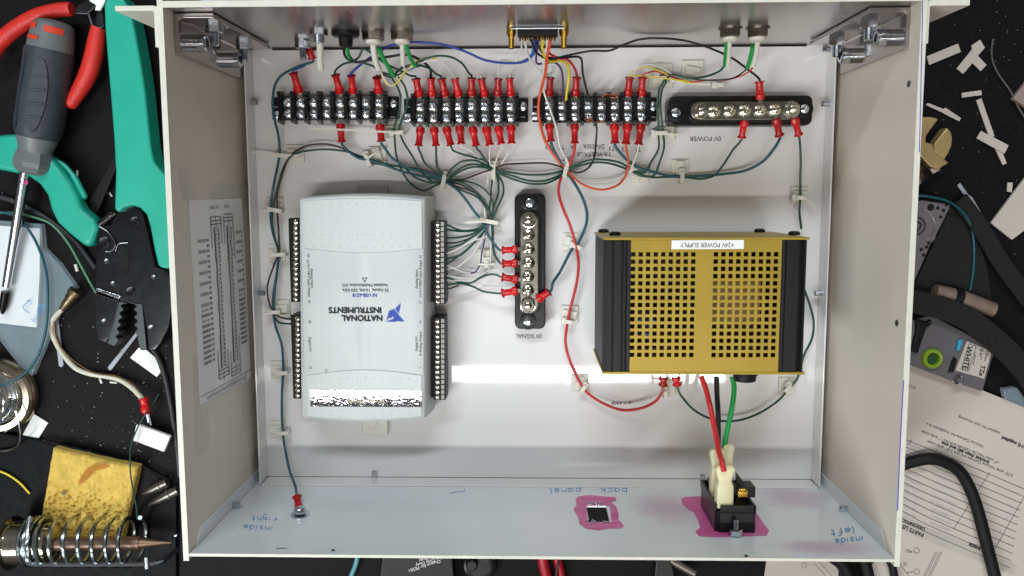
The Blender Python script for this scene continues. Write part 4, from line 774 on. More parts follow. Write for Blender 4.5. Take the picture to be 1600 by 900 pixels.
wire(WG, .78, [(1132,102,34),(1126,110,28),(1110,118,22),(1093,122,16),(1075,122,12),(1050,117,10),(1038,126,9)], 'green wire from the left of the two right connectors', extra=[(WGB, 1.25, [(1136,62,57),(1134,82,46),(1132,103,35)]), (NYLON, 1.6, [(1140,62,57),(1139,82,46),(1137,103,35)])])
wire(WK, .6, [(1168,107,34),(1160,114,28),(1145,122,22),(1120,125,17),(1090,124,13),(1065,119,10),(1050,116,9),(1030,118,10)], 'thin black wire from the rightmost connector', extra=[(WGB, 1.35, [(1176,72,52),(1173,88,44),(1168,106,35)]), (NYLON, 1.7, [(1184,62,57),(1182,80,48),(1178,98,39),(1176,103,37)])])
wire(WR, .55, [(1180,98,38),(1174,108,30),(1160,117,24),(1135,124,17),(1110,125,14),(1080,128,11),(1055,122,10),(1040,118,9),(1025,112,12),(1015,113,16)], 'thin red wire from the rightmost connector to the last upper crimp', z='Ct8')
wire(WY, .5, [(988,112,16),(998,107,17),(1012,105,16),(1030,110,12),(1048,119,9),(1070,128,9),(1088,129,10)], 'thin yellow wire through the clear tie to the seventh upper crimp', z='Ct7')
wire(WW, .45, [(990,110,18),(1002,102,19),(1020,101,16),(1038,108,12),(1050,116,9)], 'thin lilac white wire arching highest beside the yellow one')
# right hand side
wire(WG, .9, [(1250,232,12),(1251.5,255,9),(1251,280,7),(1250,307,6),(1249,330,8),(1252,358,9)], 'green wire dropping from the end of the long bus bar to the power supply', a='Hb3')
wire(WG, .9, [(1256,450,8),(1266,480,8),(1272,505,8),(1268,530,8),(1256,555,8),(1246,590,7),(1232,607,6),(1215,626,8),(1185,646,8),(1150,657,9),(1115,655,11),(1085,641,14),(1067,622,18),(1060,610,30)], 'green wire sagging round the right and bottom of the power supply', z='psu2')
th = lambda m, pts, l: wire(m, 1.75, pts, l)
th(WR, [(1096,588,52),(1104,610,56),(1111,640,62),(1118,680,74),(1124,708,86),(1129,724,93),(1132,737,95)], 'thick red mains wire from the power supply to the front boot of the inlet')
th(WK, [(1119,588,50),(1120,615,52),(1122,650,56),(1122,690,62),(1121,726,70)], 'thick black mains wire between the red and green ones')
th(WGB, [(1144,588,50),(1147,605,52),(1145,630,55),(1138,665,58),(1131,700,60),(1131,722,60)], 'thick green mains wire from the power supply to the inlet')
# ---------------- adhesive mounts and cable ties ----------------
BASE = MB().box((-.0062,-.0062,0), (.0062,.0062,.0015)).mesh('adhesive_base', NYLON, bevel=.0004)
SADD = MB().box((-.0030,-.0052,.0014), (.0030,.0052,.0035)).mesh('saddle', NYLON, bevel=.0005)
TSEG = MB().box((-.0013,-.0045,0), (.0013,.0045,.0009)).mesh('tie_strap', NYLON, bevel=.0002); HEAD = MB().box((-.0024,-.0024,-.0016), (.0024,.0024,.0024)).mesh('tie_head', NYLON, bevel=.0006)
def mount(bx, by, ang, wx, wy, wlen, label, tail=None, z=.008, base=True, head=True, sc_=1):
    p = at(bx, by, .001); t = Thing('cable_tie_mount' if base else 'cable_tie', (p.x, p.y, 0), label, 'cable tie', 'milky cable ties and their stick-on mounts')
    a = math.radians(ang)
    if base: t.inst('adhesive_base', BASE, (p.x, p.y, .0002), (0, 0, 0), (sc_, sc_, 1)); t.inst('saddle', SADD, (p.x, p.y, .0002), (0, 0, a))
    q = at(wx, wy, z); t.inst('tie_strap', TSEG, (q.x, q.y, z), (0, 0, a), (1.1, wlen/9.0, 1))
    for s in (-1, 1):
        e = Vector((-math.sin(a)*s*wlen/2000, math.cos(a)*s*wlen/2000, 0)); o = t.inst('tie_strap', TSEG, (q.x+e.x, q.y+e.y, z/2+.0004), (math.pi/2, 0, a), (1.1, z*1000/9.0, 1))
    if head:
        e = Vector((-math.sin(a)*wlen/2000, math.cos(a)*wlen/2000, 0)); t.inst('tie_head', HEAD, (q.x+e.x, q.y+e.y, .0045), (0, 0, a))
    if tail: t.part('tie_tail', MB().tube([p_ for p_ in smooth_path(pxpath(tail), 4)], .0009, 4), NYLON, smooth=0)
    return t
mount(693,283,-15,693,283,9,'cable tie at the first tie point, lower left of the middle terminal strip', base=True)
mount(773,263,0,771,268,10,'cable tie mount at the second tie point under the middle strip')
mount(884,265,-15,884,266,10,'cable tie mount at the third tie point under the right strip')
mount(1000,272,-50,985,267,7,'cable tie mount at the fourth tie point under the right strip')
mount(1062,263,0,1066,277,8,'cable tie mount on the wires below the print 0V POWER')
mount(590,243,20,574,250,8,'cable tie mount below the left terminal strip', tail=[(574,248,8),(585,240,10),(593,236,9)])
mount(462,240,85,440,243,8,'cable tie mount with a long tail, near the upper left corner of the box', tail=[(466,243,9),(430,241,8),(405,238,9),(388,238,10)])
mount(430,322,80,428,328,9,'cable tie mount on the left bundle, highest above the module corner', tail=[(426,329,9),(413,330,9),(408,331,8)])
mount(432,395,90,435,398,8,'cable tie mount on the left bundle beside the upper left connector')
mount(440,482,90,427,488,8,'cable tie mount on the left bundle between the two left connectors', tail=[(430,489,8),(415,491,9),(411,492,9)])
mount(436,577,90,441,583,6,'cable tie mount on the single teal wire beside the lower left connector', tail=[(436,584,7),(450,583,8)])
mount(434,670,90,442,677,6,'cable tie mount on the teal wire, lowest on the left side')
mount(768,345,80,763,346,13,'cable tie with a long tail round the bundle left of the upright bus bar', tail=[(757,346,10),(740,347,11),(727,348,11)], base=False)
mount(759,402,0,760,412,4,'small cable tie mount holding thin white wires left of the upright bus bar', tail=[(748,413,8),(760,413,9),(773,413,8)])
mount(892,378,70,901,386,6,'cable tie mount where the red and teal wires cross')
mount(890,491,80,888,503,5,'cable tie mount on the red wire right of the upright bus bar')
mount(906,598,-35,911,608,6,'cable tie mount on the red wire at the lower left of the power supply')
mount(1048,607,0,1040,616,5,'cable tie mount under the two red crimps of the power supply', tail=[(1022,591,16),(1040,594,15),(1062,598,15),(1066,597,14)])
mount(1230,603,-35,1231,607,5,'cable tie mount at the lower right corner of the power supply')
mount(1249,305,90,1250,309,5,'cable tie mount on the green wire above the power supply', tail=[(1252,309,7),(1262,312,8),(1270,320,9)])
mount(1041,205,90,1032,208,8,'cable tie mount on the green pair left of the print 0V POWER', tail=[(1028,209,8),(1050,210,9),(1068,212,8)])
mount(612,203,90,620,207,8,'cable tie mount on the green pair between the left and middle strips', tail=[(615,207,12),(580,205,13),(520,202,14),(485,201,14)])
mount(1032,118,70,1046,119,7,'cable tie mount with clear tie above the right terminal strip', sc_=1.35)
mount(1082,112,80,1062,124,8,'cable tie mount partly hidden by wires above the long bus bar', tail=[(1060,128,8),(1085,131,9),(1110,133,10)], sc_=1.25)
mount(1125,133,85,1124,133,5,'loose cable tie head lying above the long bus bar', base=False)
mount(405,112,0,400,114,1,'faded stick-on mount in the upper left corner of the box floor', head=False) if False else None
# ---------------- left of the box ----------------
def flat(name, poly, z, th, m, label, cat, group=None, bevel=0, **k): return MB().pprism(poly, z-th, z).solo(name, m, label, cat, group, bevel=bevel, smooth=40, **k)
TOPZ = TZ
MATG = mat('teal_green_grip_plastic', (28, 166, 142), .42, var=.05, scale=40, bump=.08, bscale=1200)
MATR = mat('red_dipped_rubber', (208, 44, 36), .38, var=.1, scale=160, bump=.45, bscale=1100)
DG = mat('dark_grey_rubber_grip', (52, 58, 66), .5, var=.12, scale=200, bump=.3, bscale=1800); MG = mat('mid_grey_plastic', (104, 108, 110), .42, var=.06, scale=80)
# crimping tool
crimp = Thing('crimping_tool', at(200, 380, TZ), 'ratchet crimping tool with teal green handles and black steel jaws', 'crimping tool')
h1 = [(166,-6),(176,-10),(190,-6),(203,14),(211,50),(219,95),(226,140),(231,190),(235,228),(240,252),(250,265),(262,277),(268,300),(268,420),(254,420),(246,415),(240,388),(234,355),(228,335),(218,325),(205,321),(193,325),(185,333),(178,327),(180,270),(177,215),(172,150),(167,90),(163,40),(162,10)]
b = MB().pprism(h1, .001, .019); crimp.part('handle', b, MATG, bevel=.0066, seg=5, label='long straight teal handle')
h2 = [(-10,211),(20,209),(45,222),(78,246),(92,262),(108,283),(120,305),(126,325),(150,345),(152,358),(146,376),(140,388),(128,383),(106,365),(88,348),(78,328),(72,305),(60,288),(40,274),(0,266),(-10,266)]
b = MB().pprism(h2, .001, .014); crimp.part('handle', b, MATG, bevel=.004, seg=4, label='bent teal handle partly under the screwdriver')
b = MB().tube(smooth_path(pxpath([(85,250,6),(100,258,7),(115,275,8),(126,295,8),(134,311,7)])), [.0016]*12+[.0022]*12+[.0008]); crimp.part('handle_lip', b, MATG)
BST_ = mat('blackened_steel_plate', (12, 13, 18), .26, metal=.1, var=.2, scale=120, bump=.05)
jawp = [(152,345),(158,352),(172,352),(178,340),(186,328),(196,322),(210,322),(222,330),(228,350),(236,385),(243,418),(262,424),(268,440),(270,470),(264,510),(252,535),(243,547),(232,546),(229,520),(222,478),(200,474),(187,471),(184,462),(150,455),(149,430),(150,400),(156,388),(150,380)]
b = MB().pprism(jawp, .002, .0115); jaws = crimp.part('jaw_plate', b, BST_, bevel=.0008)
b = MB().pprism([(147,458),(186,470),(181,500),(172,525),(165,536),(152,530),(148,512)], .002, .0115); crimp.part('jaw_plate', b, BST_, bevel=.0008)
b = MB().pprism(rrect(185,384,201,432,7), .0116, .0119); crimp.part('slot', b, mat('deep_black', (6,6,8), .9), smooth=0)
PIN = mat('black_pin_steel', (46, 46, 50), .3, metal=.8)
GD = mat('grey_die_steel', (70, 76, 76), .45, metal=.5, var=.1, scale=300)
def die(side):
    o = []
    if side < 0: o = [(186,471),(199,474)] + [(190.5-(y-476)*.16 + (2.6 if int((y-476)/6) % 2 else -1.6), y) for y in range(476, 536, 3)] + [(178,541),(167,536),(178,505)]
    else: o = [(208,474),(222,475),(229,546),(219,545),(215,530)] + [(212-(y-476)*-.03 + (-2.6 if int((y-476)/6) % 2 else 1.6), y) for y in range(524, 476, -3)]
    return o
for s in (-1, 1): crimp.part('crimping_die', MB().pprism(die(s), .003, .0125), GD, bevel=.0003)
b = MB().pprism([(149,454),(151,450),(188,462),(186,468)], .011, .0135); crimp.part('locator', b, CHROME, bevel=.0004)
b = MB(); A, B_ = at(156,351,.010), at(177,333,.010); ax = (B_-A); u = ax.orthogonal().normalized(); v = ax.normalized().cross(u)
b.tube([A + ax*(k/160) + (u*math.cos(k*.40)+v*math.sin(k*.40))*.0024 for k in range(161)], .00034, 5); crimp.part('return_spring', b, DKSTEEL)
b = MB().tube(smooth_path(pxpath([(155,354,12.5),(168,362,12.5),(177,374,12.5),(180,384,12.5),(174,392,12.5),(165,393,12.5)])), .0005, 8); b.tube(smooth_path(pxpath([(180,392,12.5),(186,381,12.5),(200,379,12.5)])), .0004, 6); crimp.part('link_edge', b, DKSTEEL, kind='stuff')
for x, y, r in ((210,345,.0034),(162,378,.0040),(203,455,.0036),(167,408,.0022),(177,443,.0022),(241,433,.0022),(163,502,.0024),(236,512,.0026)):
    p = at(x, y, .012); b = MB().lathe([(0,r),(.0008,r),(.0012,r*.8),(.0009,r*.45)], (p.x,p.y,.0112), (p.x,p.y,1), 16); crimp.part('pivot_pin' if r > .003 else 'rivet', b, PIN if r > .003 else DKSTEEL)
# flush cutters with red handles
cut = Thing('flush_cutters', at(110, 80, TZ), 'side cutters with red dipped handles above the grey screwdriver', 'cutters')
b = MB(); P = smooth_path(pxpath([(-14,85,8),(2,64,8),(28,42,9),(60,24,10),(90,16,11),(112,14,12)]), 6); b.tube(P, [.0058-.0010*i/len(P) for i in range(len(P)-1)]+[.0042], 16); cut.part('handle', b, MATR, label='curved red handle running to the left edge')
b = MB(); P = smooth_path(pxpath([(154,42,12),(151,62,11),(146,90,10),(138,115,9),(125,140,8),(112,160,8)]), 6); R_ = [.0048+.0014*math.sin(math.pi*min(1, i/len(P)*1.1)) for i in range(len(P))]; _d = (P[-1]-P[-2]).normalized(); P += [P[-1]+_d*k for k in (.0022, .0036, .0044)]; b.tube(P, R_+[.0042,.0030,.0012], 16); cut.part('handle', b, MATR, label='short curved red handle beside the teal handle')
SJ = mat('dark_tool_steel', (70, 70, 72), .3, metal=.9, var=.2, scale=100)
b = MB().pprism([(114,18),(122,6),(138,-2),(152,2),(150,10),(143,17),(136,23),(118,22)], .002, .016); cut.part('jaw', b, SJ, bevel=.001)
b = MB().pprism([(147,42),(150,18),(160,14),(163,40),(158,46)], .002, .016); cut.part('jaw', b, SJ, bevel=.001)
b = MB().tube(pxpath([(118,20,14),(141,23,14)]), .0007, 6); b.tube(pxpath([(137,18,14),(146,44,14)]), .0009, 6); cut.part('spring_leaf', b, CHROME)
flat('white_tab', [(138,-6),(166,-6),(162,6),(156,16),(148,16),(150,8),(140,2)], .019, .002, PAPER, 'small white tab over the cutter jaws at the top edge', 'plastic tab', bevel=.0004)
# screwdriver
sd_ = Thing('screwdriver', at(60, 180, TZ), 'grey and black handled screwdriver with a bright steel shaft', 'screwdriver')
A = at(84, 31, .014); B_ = at(48, 272, .014); ax = (B_-A).normalized(); LN = (B_-A).length; zc = .0125
def along(t, z=zc): p = A + (B_-A)*t; return Vector((p.x, p.y, z))
def rev(prof, name, m, n=28, **k):
    b = MB().lathe([(t*LN, r) for t, r in prof], along(0), along(1), n); return sd_.part(name, b, m, smooth=k.pop('smooth', 45), **k)
rev([(0,.004),(.01,.0100),(.03,.0128),(.08,.0139),(.14,.0146),(.205,.0152)], 'end_cap', MG)
rev([(.195,.0156),(.22,.0163),(.30,.0160),(.42,.0158),(.55,.0160),(.66,.0160),(.73,.0150),(.76,.0135),(.78,.0120)], 'grip', DG)
rev([(.73,.0142),(.78,.0128),(.83,.0112),(.86,.0110)], 'collar', MG)
rev([(.85,.0112),(.87,.0124),(.92,.0134),(.95,.0130),(.985,.0106),(1.0,.0072)], 'hex_collar', MG, n=8, smooth=12)
dv = Vector((ax.y, -ax.x, 0))
for (u0, v0, r0) in ((-.008,.10,0),(.004,.07,0)):
    pass
def bump(pts, name, m, hz):
    b = MB()
    for q in (pts,):
        n_ = len(q); top = [along(t, 0) + dv*o for t, o in q]; R_ = lambda o: zc + math.sqrt(max(1e-6, .0162**2 - o*o))
        b.add([Vector((p.x, p.y, R_(o) - .003)) for p, (t, o) in zip(top, q)] + [Vector((p.x, p.y, R_(o) + hz)) for p, (t, o) in zip(top, q)], [tuple(range(n_, 2*n_))] + [(i, (i+1) % n_, n_+(i+1) % n_, n_+i) for i in range(n_)])
    return sd_.part(name, b, m, bevel=.0003)
el = lambda tc, oc, rt, ro, n=20: [(tc+rt*math.cos(2*math.pi*k/n), oc+ro*math.sin(2*math.pi*k/n)) for k in range(n)]
bump(el(.49, -.0042, .235, .0058), 'thumb_rest', DG, .0006); bump([(.24,.0085),(.29,.0118),(.5,.0120),(.7,.0108),(.71,.0075),(.5,.0085),(.3,.0072)], 'grip_panel', DG, .0004)
for k in range(4): bump([(.36+.085*k, -.0088),(.372+.085*k, -.0088),(.385+.085*k, .0008),(.373+.085*k, .0008)], 'grip_rib', DG, .0012)
RP = mat('red_plastic_band', (206, 62, 40), .4)
def bandp(t0, t1, o0, o1, rr):
    b = MB(); n = 8; vs = []
    for t in (t0, t1):
        for k in range(n+1):
            o = o0+(o1-o0)*k/n; p = along(t, 0)+dv*o; vs.append((p.x, p.y, zc+math.sqrt(max(0, rr*rr-o*o))+.0003))
    b.add(vs, [(k, k+1, n+2+k, n+1+k) for k in range(n)]); sd_.part('red_band', b, RP, smooth=60)
bandp(.05, .09, -.0118, -.0015, .0140); bandp(.045, .08, .0045, .0118, .0138); bandp(.125, .15, .001, .0115, .0148)
C_ = at(38, 274, .012); D_ = at(9, 456, .004); d = (D_-C_).normalized(); Ls = (D_-C_).length
b = MB().lathe([(0,.0036),(Ls,.0030)], C_-d*.004, D_, 18); sd_.part('shaft', b, CHROME)
b = MB().lathe([(0,.0031),(.006,.0031),(.012,.0026),(.017,.0010)], D_, D_+d, 12); sd_.part('tip', b, mat('black_oxide_tip', (28,24,24), .35, metal=.8))
b = MB().ball(at(41, 285, .0155), .0016, 10, .4); sd_.part('paint_dot', b, mat('magenta_paint_dot', (190, 40, 130), .4))
# things on the bench, lower left
flat('black_strip', [(130,338),(134,320),(168,262),(178,236),(182,238),(182,262),(166,300),(150,336),(140,345)], .0015, .006, BLACKM, 'flat black bar between the two teal handles', 'plastic bar', bevel=.0008)
bag = Thing('parts_bag', at(60, 450, TZ), 'clear plastic bag holding a folded white sheet, under the teal wire', 'plastic bag')
FILM = mat('clear_bag_film', (190, 212, 222), .12, alpha=.22, var=.1, scale=30, bump=1, bscale=70, coat=1)
sb_ = zs(-.0005)
bag.part('film', MB().pprism([(-10,344),(64,350),(68,388),(92,412),(119,450),(96,478),(78,520),(50,588),(30,572),(-10,520)], -.0042, .0012), FILM, bevel=.0006, smooth=30)
sh_ = bag.part('folded_sheet', MB().pprism([(-10,352),(62,357),(62,430),(57,512),(-10,504)], -.0042, -.0008), PAPER, bevel=.0003)
b = MB(); hand(b, '10A', 62, 472, 7, 250, 1.1, zs(.0013)); stroke(b, [(46,489),(36,480),(46,470)], 1.6, zs(.0013)); stroke(b, [(42,470),(48,469),(48,476)], 1.2, zs(.0013)); hand(b, 'hou', 56, 503, 6, 60, 1, zs(.0013)); bag.part('marker_writing', b, INKB, smooth=0, kind='stuff')
wire(WT, 1.0, [(-10,330,3),(20,336,3),(42,356,4),(60,385,4),(72,425,5),(75,470,5),(71,515,5),(60,555,6),(40,582,8),(15,598,10),(-10,607,10)], 'teal wire looping over the clear bag at the left edge')
wire(vin('sage_green_insulation', (88, 138, 108)), .9, [(-10,333,0),(20,333,0),(50,338,0),(80,350,1),(105,378,2),(125,412,1),(140,440,0),(152,462,0)], 'sage green wire arching toward the crimping tool jaws')
# solder spool
sp = Thing('solder_spool', at(-12, 622, TZ), 'round metal spool of solder wire cut by the left edge', 'solder spool')
TIN = mat('warm_tin', (172, 162, 142), .2, metal=1, var=.15, scale=60); c = at(-14, 622, .01)
b = MB().lathe([(0,.0262),(.002,.0276),(.004,.0267),(.006,.0276),(.008,.0265),(.010,.0274),(.012,.0258),(.0125,.0220),(.0115,.0200),(.004,.0190)], (c.x,c.y,TZ), (c.x,c.y,1), 56); sp.part('spool_rim', b, TIN, smooth=25)
b = MB()
for k in range(5): r = .013+.0016*k; b.tube([(c.x+r*math.cos(a), c.y+r*math.sin(a), .009+.0008*(k % 2)) for a in [j*2*math.pi/30 for j in range(31)]], .0007, 6)
b.tube(smooth_path(pxpath([(-6,600,12),(4,618,14),(5,640,14),(-4,660,12)])), .0009, 6); b.tube(smooth_path(pxpath([(12,628,12),(24,640,14),(31,668,12),(30,692,8),(14,703,2),(-8,705,0)])), .0009, 6); sp.part('solder_wire', b, CHROME, kind='stuff')
# shielded lead with its plug
ld = Thing('test_lead', at(110, 500, TZ), 'cream coated lead running from a brass plug to a red crimp', 'cable')
A, B_ = at(120, 454, .002), at(101, 479, .002); L_ = (B_-A).length
b = MB().lathe([(0,.0050),(.003,.0056),(.0034,.0046),(L_*.5,.0046),(L_*.55,.0038),(L_*.9,.0036),(L_,.0028),(L_+.006,.0022)], A, B_, 16); ld.part('plug', b, mat('aged_brass', (122,108,82), .35, metal=.9, var=.25, scale=150), smooth=30)
b = MB().tube(smooth_path(pxpath([(97,484,3),(85,497,2),(80,513,0),(85,530,-1),(98,553,-2),(118,575,-2),(140,584,-2),(165,588,-2),(188,594,-1),(206,606,1),(218,618,4),(225,628,6)])), .00185, 10); ld.part('jacket', b, mat('cream_jacket', (206, 202, 184), .45, var=.1))
b = MB().tube(smooth_path(pxpath([(84,503,3.4),(88,530,1),(104,553,.4),(124,570,.2),(150,583,.3),(180,587,.5),(205,598,2.4),(220,614,5)])), .0006, 6); ld.part('drain_wire', b, mat('copper_brown_strand', (120,92,62), .35, metal=.8))
b = MB().lathe([(0,.0036),(.001,.0030),(.006,.0029),(.007,.0034),(.0095,.0036),(.0120,.0022)], at(224,622,7), at(231,650,7)) if False else MB().lathe([(0,.0036),(.001,.0030),(.006,.0029),(.007,.0034),(.0095,.0036),(.0120,.0022)], at(224,622,.007), at(230,650,.007), 16); ld.part('crimp_sleeve', b, REDV)
b = MB().tube(pxpath([(229,646,7),(232,660,6)]), .0008, 6).tube(pxpath([(232,646,7),(236,664,6)]), .0007, 6); ld.part('fork_tip', b, CHROME, kind='stuff')
wire(WG, .6, [(248,616,-2),(240,630,2),(229,645,11),(220,660,11),(213,672,10),(205,695,12),(203,720,14),(205,745,15),(209,770,17),(214,798,22),(215,812,24)], 'thin dark green wire crossing the sponge beside the red crimp')
wire(WY, .85, [(-10,733,0),(12,741,0),(30,754,0),(47,771,0)], 'short yellow wire at the left edge left of the sponge')
wire(vin('grey_black_cable', (34,34,38), .45), 2.1, [(236,540,-3),(248,560,-3),(258,590,-3),(266,630,-3),(272,665,-3),(277,700,-3),(281,745,-3)], 'dark grey cable running down beside the left outer wall')
wire(vin('grey_black_cord', (40,40,44), .45), 2.1, [(-10,305,-3),(20,314,-3),(50,328,-3),(85,350,-3),(120,380,-3),(150,420,-3)], 'dark grey cable passing under the screwdriver shaft')
# paper and plastic offcuts
SCR_G = 'white paper and plastic offcuts on the black mat'
SC = mat('frosted_strip', (176, 180, 190), .4, var=.05, alpha=.8)
def scrap(poly, label, z=-.0035, m=PAPER, th=.0008, name='paper_offcut', cat='offcut'): return flat(name, poly, z, th, m, label, cat, SCR_G)
scrap([(203,559),(217,543),(221,547),(229,547),(247,563),(252,580),(245,589)], 'white paper offcut with a cut corner below the crimping jaws')
scrap([(213,664),(219,665),(266,682),(256,706),(208,688)], 'white label piece right of the red crimp, near the box wall', z=.006, th=.003)
scrap([(53,647),(75,661),(48,704),(29,691)], 'white offcut beside the solder spool')
scrap([(213,519),(216,522),(173,579),(169,577),(169,573)], 'frosted plastic strip pointing at the crimping jaws', m=SC); scrap([(83,500),(91,500),(99,570),(96,574),(92,572)], 'frosted plastic strip beside the cream lead', m=SC)
b = MB()
for pts, r in (([(118,413),(121,424)], .0012), ([(121,266),(121,275)], .0007), ([(170,299),(175,307)], .0007), ([(155,588),(159,599)], .0009), ([(172,597),(183,598)], .0009), ([(167,478),(172,481)], .0007)): b.tube(pxpath(pts, -4), r, 6)
b.solo('insulation_offcuts', NYLON, 'scattered snippets of insulation and wire on the mat left of the box', 'offcuts', kind='stuff')
b = MB()
for k in range(300):
    if k < 220: x, y = random.gauss(215, 60), random.gauss(650, 90)
    else: x, y = random.uniform(0, 270), random.uniform(300, 890)
    if x > 268: continue
    p = at(x, y, -.0045); s_ = random.choice((.0001,.0001,.00015,.0002,.0003)); b.box((p.x-s_, p.y-s_, -.005), (p.x+s_*random.uniform(.6,2), p.y+s_, -.005+s_))
for k in range(90):
    x, y = random.uniform(1450, 1600), random.uniform(0, 420); p = at(x, y, -.0045); s_ = random.choice((.0001,.0002)); b.box((p.x-s_, p.y-s_, -.005), (p.x+s_, p.y+s_, -.005+s_))
b.solo('dust_and_swarf', mat('pale_dust', (170, 165, 165), .7), 'fine pale dust and swarf scattered over the black mat', 'dust', kind='stuff', smooth=0)
# soldering station
stn = Thing('iron_stand', at(130, 800, TZ), 'black soldering iron stand base with a coiled wire holder over the sponge', 'iron stand')
BG = mat('gloss_black_base', (6, 6, 8), .55, spec=.12, var=.2, scale=200, bump=.1)
stn.part('base_tray', MB().pprism([(-20,672),(60,686),(68,690),(222,728),(262,752),(276,775),(276,960),(-20,960)], -.0049, -.0016), BG, bevel=.0012)
stn.part('tray_rim', MB().tube(pxpath([(66,688,-.5),(140,706,-.5),(220,727,-.5),(258,747,-.5)]), .0009, 8), BLACK)
b = MB(); c0 = at(130, 846, .017); x0, x1 = at(48,846,.017).x, at(216,846,.017).x; rr = .0172
pts = []; turns = [48,56,63,70,92,114,136,157,178,198,216]
for k in range(len(turns)-1):
    for j in range(18):
        u = j/18; xx = at(turns[k]+(turns[k+1]-turns[k])*u, 846, .017).x; a = 2*math.pi*u; R0 = rr*(1 if k > 0 else 1)
        pts.append(Vector((xx, c0.y + R0*math.cos(a), .0172 + R0*math.sin(a))))
b.tube(pts, .0016, 8); stn.part('holder_coil', b, mat('plated_spring_wire', (170, 182, 184), .2, metal=1, var=.1))
b = MB().tube(smooth_path(pxpath([(47,806,30),(42,840,33),(41,868,33),(46,880,33),(60,882,33),(150,882,33),(235,881,32),(252,877,28),(266,868,18),(278,858,6)]), 5), .0017, 10); stn.part('support_rod', b, CHROME)
b = MB().tube([at(229,870,.034), at(230,888,.034)], .0017, 10); stn.part('rod_clip', b, CHROME)
A, B_ = at(18, 848, .018), at(46, 848, .018); b = MB().lathe([(0,.0190),(.0012,.0192),(.0022,.0160),((B_-A).length,.0155),((B_-A).length+.018,.0150),((B_-A).length+.021,.008)], A, B_, 36); stn.part('holder_cup', b, NICKEL, smooth=40)
iron = Thing('soldering_iron', at(170, 850, .01), 'soldering iron with a brown metal barrel resting inside the coiled holder', 'soldering iron')
A, B_ = at(78, 850, .019), at(268, 848, .017); L_ = (B_-A).length
b = MB().lathe([(0,.0052),(L_*.66,.0050),(L_*.68,.0054),(L_*.745,.0050),(L_*.75,.0042)], A, B_, 24); iron.part('barrel', b, mat('heat_browned_steel', (134, 108, 94), .42, metal=.7, var=.22, scale=60), smooth=40)
b = MB().lathe([(L_*.745,.0043),(L_*.9,.0019),(L_*.985,.0008),(L_,.0005)], A, B_, 18); iron.part('tip', b, mat('bronze_tip', (120, 98, 78), .4, metal=.8, var=.2), smooth=40)
for (x0_, y0_, x1_, y1_, lab) in ((262,753,222,772,'upper of the two spare soldering tips beside the box wall'),(279,765,232,789,'lower of the two spare soldering tips beside the box wall')):
    A, B_ = at(x0_,y0_,.001), at(x1_,y1_,.001); L_ = (B_-A).length; t = Thing('soldering_tip', (A.x, A.y, .001), lab, 'soldering tip', 'spare soldering tips')
    t.part('shank', MB().lathe([(0,.0038),(L_*.25,.0038),(L_*.27,.0044),(L_*.34,.0044),(L_*.35,.0036)], A, B_, 16), mat('tip_steel', (130,126,118), .35, metal=.9) if 'tip_steel' not in MATS else MATS['tip_steel'], smooth=40)
    t.part('cone', MB().lathe([(L_*.34,.0037),(L_*.62,.0034),(L_*.97,.0010),(L_,.0006)], A, B_, 16), MATS['tip_steel'], smooth=40)
# sponge: a lumpy slab
SPG = mat('yellow_cellulose_sponge', (206, 172, 78), .95, var=.12, scale=180, bump=.5, bscale=700, rgb2=(226, 192, 96))
b = MB(); NS = 70; q0, q1, q2, q3 = [at(x, y, .008) for x, y in ((81,701),(214,731),(186,856),(56,848))]
from mathutils import noise as nz
def spt(u, v, top):
    p = (q0*(1-u)+q1*u)*(1-v)+(q3*(1-u)+q2*u)*v; e = min(u, 1-u, v, 1-v); k = min(1, e/.03)
    n1 = nz.noise(Vector((u*9, v*9, 0))); n2 = nz.noise(Vector((u*34, v*34, 3))); n3 = nz.noise(Vector((u*70, v*70, 7))); wet = math.exp(-((v-.62)**2)/.05)
    z = .008 + .0006*n1 + (.0005+.0008*wet)*n2 + .0004*n3 - (.0020 if n2 < -.28 else 0)*(.3+wet) - .0022*(1-k)**2
    for cu in (.30, .45, .60, .14): z -= .0013*math.exp(-((u-cu-.012*math.sin(v*14))/.006)**2)*(1 if .45 < v < .98 else 0)
    p = p + Vector((.0006*n2*(1-k), .0006*n1*(1-k), 0)); return Vector((p.x, p.y, z if top else -.0008))
for j in range(NS+1):
    for i in range(NS+1): b.v.append(spt(i/NS, j/NS, True))
b.f = [[j*(NS+1)+i, (j+1)*(NS+1)+i, (j+1)*(NS+1)+i+1, j*(NS+1)+i+1] for j in range(NS) for i in range(NS)]
rim = [i for i in range(NS+1)] + [j*(NS+1)+NS for j in range(1, NS+1)] + [NS*(NS+1)+i for i in range(NS-1, -1, -1)] + [j*(NS+1) for j in range(NS-1, 0, -1)]
k0 = len(b.v); b.v += [Vector((b.v[r].x, b.v[r].y, -.0012)) for r in rim]; mm = len(rim); b.f += [[k0+k, k0+(k+1) % mm, rim[(k+1) % mm], rim[k]] for k in range(mm)]
spo = Thing('soldering_sponge', at(135, 775, -.001), 'yellow cellulose sponge with scorch marks lying in the iron stand', 'sponge')
spo.part('sponge_body', b, SPG, smooth=60)
b = MB(); SC_ = Surf(lambda x, y: at(x, y, .0092), (0,0,1)); patch(b, [(120,757),(127,742),(138,730),(150,724),(165,723),(172,729),(160,733),(148,736),(138,748),(126,757)], SC_); spo.part('scorch_mark', b, mat('scorched_brown', (178, 112, 34), .9, alpha=.55), smooth=0)
b = MB(); [b.tube(pxpath([(94+random.uniform(0,10), 768+random.uniform(0,7), 10), (96+random.uniform(0,10), 769+random.uniform(0,7), 10.5)]), .0004, 5) for _ in range(5)]; spo.part('solder_crumbs', b, CHROME, kind='stuff')
